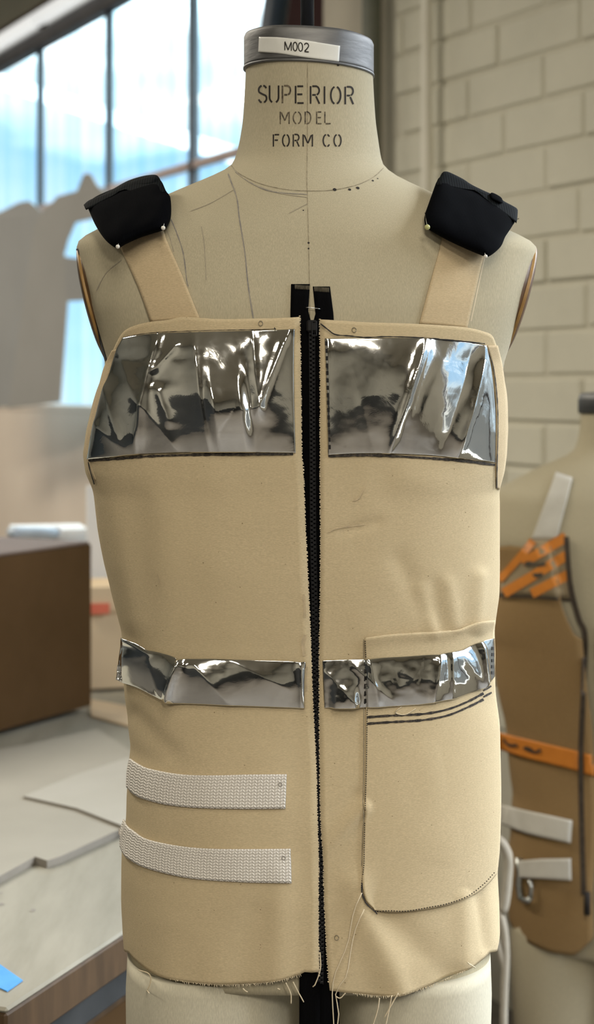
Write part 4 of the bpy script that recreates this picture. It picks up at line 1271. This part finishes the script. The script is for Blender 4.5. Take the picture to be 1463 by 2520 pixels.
# small holes left by pins in the canvas
for px, py in ((642, 796), (872, 812), (829, 2307)):
    h, n_ = cast_vest(px, py)
    ring = [h + n_ * .0006 + Vector((math.cos(a) * .0019, 0, math.sin(a) * .0022)) for a in np.linspace(0, 6.283, 11)]
    tube(ring, .0004, 'pin_hole', M['seam'], vest, seg=5)

# ------------------------------------------------------------------ frayed threads
def loose(pts, off=.004, r=.00055, m=None, last=None):
    p = smooth_curve(pts, 14)
    vv = []
    for i, (px, py) in enumerate(p):
        h, n_ = cast_soft(px, py) if py < 2440 else (None, None)
        if h is None:
            h = P(px, py, Y_FR(py) - .004); n_ = Vector((0, -1, 0))
        vv.append(h + n_ * off)
    return tube(vv, r, 'loose_thread', m or M['thread'], vest, seg=5)
for pts in [[(888, 2195), (872, 2240), (858, 2310), (838, 2360), (822, 2400), (818, 2440), (822, 2520), (824, 2560)], [(893, 2235), (874, 2290), (862, 2340), (853, 2395), (832, 2425), (826, 2450), (834, 2485), (828, 2540)],
            [(934, 2452), (930, 2480), (918, 2520)], [(964, 2446), (958, 2480), (948, 2525)], [(980, 2440), (960, 2475), (946, 2500)], [(850, 2440), (838, 2452), (828, 2449)],
            [(704, 2414), (716, 2440), (717, 2466)], [(722, 2412), (736, 2440), (748, 2462)], [(350, 2384), (376, 2394), (378, 2415), (368, 2440)], [(600, 2428), (606, 2434), (612, 2437)], [(684, 2428), (690, 2431)],
            [(788, 2340), (789, 2380), (776, 2418), (770, 2424)], [(986, 1737), (970, 1752), (995, 1757), (1020, 1742)], [(1145, 2364), (1155, 2372), (1162, 2378)]]:
    loose(pts)
# fringe of cut warp ends along the hems
fv, ff = [], []
rf = random.Random(5)
for hem, cnt in ((L_HEM[1:7], 90), (R_HEM[1:6], 100)):
    for px, py in smooth_curve(hem, cnt):
        h, n_ = cast_soft(px, py - 6)
        ln = rf.uniform(.0006, .0026)
        a = h + Vector((0, 0, -.0018)); b = a + Vector((rf.uniform(-.0012, .0012), rf.uniform(-.001, .0005), -ln))
        w = Vector((.00028, 0, 0))
        i0 = len(fv)
        fv += [a - w, a + w, b + w * .5, b - w * .5, a - w + Vector((0, .0004, 0)), a + w + Vector((0, .0004, 0)), b + w * .5 + Vector((0, .0004, 0)), b - w * .5 + Vector((0, .0004, 0))]
        ff += [(i0, i0 + 1, i0 + 2, i0 + 3), (i0 + 7, i0 + 6, i0 + 5, i0 + 4), (i0, i0 + 3, i0 + 7, i0 + 4), (i0 + 1, i0 + 5, i0 + 6, i0 + 2)]
tag(mesh_obj('hem_fringe', fv, ff, M['thread'], vest, smooth=False), kind='stuff')
# toothed cut edges beside the zipper
fv, ff = [], []
for edge, sg in ((L_EDGE, 1), (R_EDGE, -1)):
    for px, py in smooth_curve(edge, 420):
        if py > 2420: continue
        h, n_ = cast_vest(px - sg * 2.5, py)
        if h is None: continue
        c = h + Vector((sg * .0010, .0006, rf.uniform(-.0008, .0008)))
        v_, f_ = box_vf(c.x, c.y, c.z, .0006 + rf.uniform(0, .0016), .0006, .0009, .0002)
        ff += [tuple(i + len(fv) for i in f) for f in f_]; fv += v_
tag(mesh_obj('frayed_edge', fv, ff, M['thread'], vest, smooth=False), kind='stuff')

# ------------------------------------------------------------------ black shoulder pads
def pillow(name, outline, Yfun, tf, tb, m, parent, power=3.0, rings=14, seg=96, cx=None):
    o = smooth_curve(list(outline) + [outline[0]], seg + 1)[:-1]
    c = o.mean(0) if cx is None else np.array(cx, float)
    vs, fs = [], []
    def ringset(sign):
        idx = []
        for r in range(1, rings + 1):
            k = r / rings
            k = 1 - (1 - k) ** 1.6
            row = []
            for q in o:
                px, py = c + (q - c) * k
                t = (1 - k ** power) ** 0.5 if k < 1 else 0
                nse = .0016 * noise.noise(Vector((px * .03, py * .03, 3.3))) * t
                Y = Yfun(px, py) - (tf * t + nse if sign > 0 else -tb * t)
                vs.append(P(px, py, Y)); row.append(len(vs) - 1)
            idx.append(row)
        vs.append(P(c[0], c[1], Yfun(*c) - (tf if sign > 0 else -tb)))
        return idx, len(vs) - 1
    for sign in (1, -1):
        idx, ci = ringset(sign)
        for k in range(len(o)):
            k2 = (k + 1) % len(o)
            t = (ci, idx[0][k], idx[0][k2])
            fs.append(t if sign > 0 else t[::-1])
            for r in range(rings - 1):
                f = (idx[r][k], idx[r + 1][k], idx[r + 1][k2], idx[r][k2])
                fs.append(f if sign > 0 else f[::-1])
    ob = mesh_obj(name, vs, fs, m, parent)
    bm = bmesh.new(); bm.from_mesh(ob.data)
    bmesh.ops.remove_doubles(bm, verts=bm.verts, dist=1e-5)
    bmesh.ops.recalc_face_normals(bm, faces=bm.faces)
    bm.to_mesh(ob.data); bm.free()
    return ob
def padY(lo_pt, hi_pt):
    """Depth plane of a pad: on the linen at its lower edge, over the shoulder ridge at its top."""
    hl_, _ = cast_bsoft(*lo_pt)
    y0, y1 = hl_.y - .012, 1.632
    (x0, p0), (x1, p1) = lo_pt, hi_pt
    dx, dy = x1 - x0, p1 - p0
    L2 = dx * dx + dy * dy
    def f(px, py):
        t = ((px - x0) * dx + (py - p0) * dy) / L2
        t = min(1.15, max(-.1, t))
        return y0 + (y1 - y0) * t ** 1.4 if t > 0 else y0
    return f
YL = padY((350, 588), (300, 452))
lp = pillow('shoulder_pad', [(214, 506), (232, 486), (280, 464), (340, 442), (390, 440), (409, 470), (420, 488), (421, 534), (411, 558), (401, 567), (348, 584), (310, 601), (290, 611), (272, 602), (254, 584), (236, 556), (224, 530)], YL, .022, .02, M['black_pad'], vest, power=5)
pillow('pad_flap', [(206, 504), (219, 493), (252, 479), (280, 464), (314, 445), (352, 433), (381, 430), (392, 437), (400, 455), (408, 474), (398, 466), (380, 457), (345, 455), (300, 468), (256, 485), (226, 503), (213, 517)], lambda x, y: YL(x, y) - .010, .010, .012, M['pad_rib'], lp, power=3, rings=6, cx=(300, 468))
pillow('pad_strip', [(262, 480), (314, 450), (352, 437), (378, 433), (390, 440), (376, 452), (340, 458), (300, 470)], lambda x, y: YL(x, y) - .014, .006, .004, M['pad_rib'], lp, power=3, rings=5, cx=(335, 449))
YR = padY((1120, 600), (1180, 458))
rp = pillow('shoulder_pad', [(1073, 452), (1088, 434), (1140, 446), (1200, 474), (1250, 504), (1272, 534), (1262, 556), (1246, 580), (1242, 588), (1234, 606), (1218, 622), (1204, 631), (1196, 632), (1160, 618), (1120, 600), (1085, 582), (1052, 562), (1046, 550), (1046, 530), (1056, 500)], YR, .022, .02, M['black_pad'], vest, power=5)
pillow('pad_flap', [(1075, 455), (1082, 438), (1090, 424), (1100, 422), (1112, 426), (1140, 440), (1165, 456), (1210, 477), (1228, 482), (1240, 494), (1262, 506), (1274, 514), (1275, 526), (1272, 548), (1264, 538), (1240, 516), (1200, 487), (1150, 463), (1100, 459)], lambda x, y: YR(x, y) - .010, .010, .012, M['pad_rib'], rp, power=3, rings=6, cx=(1170, 468))
pillow('pad_tab', [(1206, 478), (1212, 474), (1226, 480), (1236, 488), (1238, 500), (1224, 496), (1210, 488)], lambda x, y: YR(x, y) - .022, .005, .004, M['black_pad'], rp, power=3, rings=5)
for pts in ([(1270, 538), (1276, 539), (1278, 537)], [(1268, 545), (1272, 549)]):
    tube([P(x, y, 1.60) for x, y in smooth_curve(pts, 6)], .0003, 'loose_thread', M['thread_black'], rp, seg=4)

# ------------------------------------------------------------------ pins
def pin(px, py, r, m, label, Y):
    c = P(px, py, Y)
    e = empty('dressmaker_pin', c, label, 'pin', 'ball pins holding the shoulder pads')
    bm = bmesh.new(); bmesh.ops.create_uvsphere(bm, u_segments=16, v_segments=10, radius=r)
    me = bpy.data.meshes.new('pin_head'); bm.to_mesh(me); bm.free()
    me.polygons.foreach_set('use_smooth', [True] * len(me.polygons)); me.materials.append(m)
    h = bpy.data.objects.new('pin_head', me); COL.objects.link(h); h.parent = e
    tube([c, c + Vector((0, .015, .008)), c + Vector((0, .03, .016))], .0003, 'pin_shaft', M['pin_steel'], e, seg=5)
def ysurf(px, py): return cast_bsoft(px, py)[0].y
pin(290, 607, .0019, M['pin_white'], 'white ball pin at the bottom corner of the left shoulder pad', YL(290, 607) - .020)
pin(402, 561, .0020, M['pin_white'], 'white ball pin at the inner corner of the left shoulder pad', YL(402, 561) - .020)
pin(1052.5, 559, .0025, M['pin_green'], 'yellow-green ball pin at the inner corner of the right shoulder pad', YR(1052, 559) - .020)
pin(1196, 631, .0018, M['pin_white'], 'white ball pin at the bottom corner of the right shoulder pad', YR(1196, 631) - .020)
sp_pts = [P(x, y, Y_FR(757) - .0022 - b) for x, y, b in ((751, 757, -.001), (758, 756.6, .0006), (770, 757.6, .001), (782, 759, .0006), (791, 761, -.001))]
tag(tube(sp_pts, .00045, 'straight_pin', M['pin_steel'], seg=6), 'thin steel pin holding the two zipper tape ends together', 'pin')

# ------------------------------------------------------------------ second form with brown vest (right, behind)
FX, FY, FROT = 0.517, 2.75, math.radians(-24)
OFF = -0.318
form2 = empty('dress_form', (FX, FY, 0), 'blurred dress form behind at the right edge wearing the brown vest', 'dress form')
ROT2 = Matrix.Rotation(FROT, 3, 'Z')
def loc2(p):     # near-form coordinates -> second form
    q = ROT2 @ (Vector((p.x - 0.0105, p.y - CY, 0)) * 0.97)
    return Vector((FX + q.x, FY + q.y, p.z + OFF))
B2 = []
for r in BODY_ROWS:
    y = r[0]
    B2.append((y if y > 410 else 410 - (410 - y) * 0.72,) + r[1:])
BP2 = Profile(B2, smooth=8)
v2, f2 = loft(BP2, zpx(2420), zpx(232), 90, 56)
v2 = [loc2(v) for v in v2]
mesh_obj('torso', v2, f2, M['linen'], form2)
for (xl, xr) in ((313, 745), (825, 1206)):
    LP = Profile([(2300, xl + 6, xr - 4, .11, .12, 2.4), (2420, xl, xr, .112, .125, 2.4), (2800, xl + 8, xr - 12, .105, .115, 2.3), (3400, xl + 50, xr - 70, .085, .095, 2.2), (3560, xl + 60, xr - 80, .075, .085, 2.1)], smooth=6)
    a_, b_ = loft(LP, zpx(3560), zpx(2330), 30, 32)
    mesh_obj('leg', [loc2(v) for v in a_], b_, M['linen'], form2)
zt2 = zpx(222) + OFF
lathe('neck_cap', [(.058, zt2 - .012), (.0615, zt2 - .012), (.0615, zt2 + .017), (.057, zt2 + .021), (.02, zt2 + .023)], Vector((FX, FY, 0)), M['steel'], form2, seg=40)
lathe('cap_band', [(.0618, zt2 - .012), (.063, zt2 - .010), (.063, zt2 + .010), (.0618, zt2 + .012)], Vector((FX, FY, 0)), M['dark_metal'], form2, seg=40)
tube([(FX, FY, 0.0), (FX, FY, 0.02), (FX, FY, 0.025)], 0.24, 'stand_base', M['dark_metal'], form2, seg=32)
tube([(FX, FY, 0.02), (FX, FY, 0.3), (FX, FY, 0.60)], 0.02, 'stand_pole', M['steel'], form2, seg=14)
# side plate of the second form, turned to the camera
pc2 = [loc2(P(x, y, CY)) for x, y in ((190, 615), (262, 892))]
ax2 = (pc2[0] - pc2[1]).normalized(); cc2 = (pc2[0] + pc2[1]) / 2
ys2 = ROT2 @ Vector((0, 1, 0)); nn2 = ax2.cross(ys2); nn2 = nn2 if nn2.x < 0 else -nn2
pv = []
for sc_, h_ in ((1, -.012), (1, .001), (.9, .006), (.6, .010), (.2, .011)):
    for k in range(36):
        t = 2 * math.pi * k / 36
        pv.append(cc2 + ax2 * (.060 * sc_ * math.cos(t)) + ys2 * (.085 * sc_ * math.sin(t)) + nn2 * h_)
pf = [(i * 36 + k, i * 36 + (k + 1) % 36, (i + 1) * 36 + (k + 1) % 36, (i + 1) * 36 + k) for i in range(4) for k in range(36)] + [tuple(4 * 36 + k for k in range(36)), tuple(range(35, -1, -1))]
mesh_obj('arm_plate', pv, pf, M['linen'], form2)

vest2 = empty('brown_vest', (FX, FY, 0.55), 'blurred brown canvas vest with orange tape on the form at the right edge', 'vest')
# full shell of the vest; rows = angle from the front, so the V neck and hem can be cut in
def brown_panel(side):
    nc, nr = 70, 80
    vs, fs = [], []
    for j in range(nc + 1):
        a = math.radians(1.5 + 176 * j / nc)
        deg = math.degrees(a)
        top_y = float(np.interp(deg, [0, 4, 10, 14, 20, 40, 55, 66, 76, 90, 100, 120, 150, 180], [1150, 1120, 990, 800, 786, 786, 800, 880, 1080, 1190, 1190, 960, 640, 600]))
        bot_y = float(np.interp(deg, [0, 3, 8, 20, 40, 70, 95, 180], [2290, 2335, 2392, 2400, 2385, 2345, 2330, 2360]))
        for i in range(nr + 1):
            zz = zpx(top_y + (bot_y - top_y) * i / nr)
            p = VP.pt(zz, side * a, .004)
            nx = (p - Vector((0.01, CY, p.z))).normalized()
            p = p + nx * (.004 * noise.noise(Vector((p.x * 9, p.y * 9 + 7, p.z * 5))))
            vs.append(loc2(p))
    for j in range(nc):
        for i in range(nr):
            a0 = j * (nr + 1) + i
            f = (a0, a0 + nr + 1, a0 + nr + 2, a0 + 1)
            fs.append(f if side < 0 else f[::-1])
    return vs, fs
bl, bf = brown_panel(-1); br, bf2 = brown_panel(1)
for vv, ff in ((bl, bf), (br, bf2)):
    o = mesh_obj('front_panel', vv, ff, M['brown_canvas'], vest2)
    md = o.modifiers.new('thickness', 'SOLIDIFY'); md.thickness = .002; md.offset = -1
allv = bl + br; allf = bf + [tuple(i + len(bl) for i in f) for f in bf2]
cast_b2r = make_caster(bvh_of(allv, allf))
cast_f2b = make_caster(bvh_of(allv + v2, allf + [tuple(i + len(allv) for i in f) for f in f2]))
def c2(px, py):
    h, n_ = cast_f2b(px, py)
    if h is not None: return h, n_
    for q in range(1, 40):
        h, n_ = cast_f2b(px + q * 4, py)
        if h is not None: return P(px, py, h.y + .01), n_
    return P(px, py, 2.66), Vector((0, -1, 0))
def patch2(name, top, bot, m, off=.004, nu=16, nv=8, left=None, right=None, parent=vest2):
    return patch(name, top, bot, nu, nv, c2, off, m, parent, left=left, right=right, thick=.0015, sharp=True)
patch2('shoulder_strap', [(1372, 1165), (1412, 1178)], [(1312, 1328), (1372, 1330)], M['strap_white'], nv=14)
stripe = patch2('chest_patch', [(1306, 1326), (1398, 1322)], [(1234, 1462), (1410, 1472)], M['tan_patch'], left=[(1306, 1326), (1246, 1410), (1234, 1462)], right=[(1398, 1322), (1402, 1400), (1410, 1472)])
for a, b, wd in (((1238, 1428), (1318, 1331), 18), ((1292, 1384), (1397, 1322), 24), ((1248, 1460), (1398, 1366), 24), ((1314, 1460), (1404, 1412), 24)):
    ribbon('orange_stripe', [a, b], wd, c2, .0062, M['orange'], stripe)
ribbon('lettering', [(1296, 1388), (1312, 1386), (1330, 1390), (1348, 1386)], 9, c2, .0072, M['ink_faded'], stripe, jitter=.6)
ribbon('lettering', [(1318, 1412), (1330, 1416), (1342, 1411)], 9, c2, .0072, M['ink_faded'], stripe, jitter=.6)
ribbon('seam_line', [(1234, 1466), (1320, 1468), (1412, 1476)], 7, c2, .0055, M['brown_zip'], vest2)
tape = patch2('waist_tape', [(1226, 1800), (1290, 1815), (1428, 1848)], [(1226, 1840), (1290, 1862), (1428, 1896)], M['orange'], off=.005)
patch2('waist_tape', [(1440, 1852), (1475, 1860)], [(1440, 1902), (1475, 1912)], M['orange'], off=.005, nu=6)
for pts, w in ([(1234, 1826), (1250, 1820), (1262, 1832), (1282, 1832)], 7), ([(1296, 1838), (1310, 1842), (1326, 1850), (1338, 1842)], 8):
    ribbon('lettering', pts, w, c2, .0072, M['brown_zip'], tape, jitter=.5)
patch2('webbing_strap', [(1226, 1976), (1300, 1994), (1412, 2018)], [(1226, 2022), (1300, 2050), (1408, 2074)], M['strap_white'], off=.006)
patch2('webbing_strap', [(1282, 2118), (1340, 2112), (1410, 2110)], [(1284, 2158), (1340, 2160), (1411, 2164)], M['strap_white'], off=.009)
# zipper of the brown vest along its V neck and front edge
ribbon('zipper', [(1398, 1322), (1408, 1440), (1428, 1520), (1444, 1565), (1440, 1700), (1434, 1860), (1436, 2050), (1440, 2200)], 13, c2, .0065, M['brown_zip'], vest2)
zpl = [c2(1443, y)[0] + Vector((0, -.012, 0)) for y in (2190, 2215, 2245)]
tube(zpl, .005, 'zipper_pull', M['dark_gap'], vest2, seg=8)
# metal clip hanging from the lower strap
def bar(pts, r):
    return tube([c2(*p)[0] + Vector((0, -.013, 0)) for p in pts], r, 'strap_clip', M['buckle'], vest2, seg=8)
bar([(1275, 2106), (1276, 2140), (1274, 2170), (1280, 2205)], .0052)
bar([(1280, 2205), (1296, 2212), (1304, 2204)], .0042)
bar([(1304, 2204), (1306, 2180), (1303, 2160)], .0034)
# cords dangling at the side of the brown vest
for pts, r in (([(1226, 2065), (1240, 2080), (1252, 2110), (1250, 2160), (1244, 2220), (1236, 2245)], .0075), ([(1230, 2240), (1242, 2290), (1246, 2350), (1242, 2440), (1240, 2540)], .006), ([(1222, 2310), (1232, 2345), (1242, 2380), (1243, 2400)], .005)):
    tube([P(x, y, 2.60) for x, y in smooth_curve(pts, 14)], r, 'side_cord', M['cord'], vest2, seg=8)
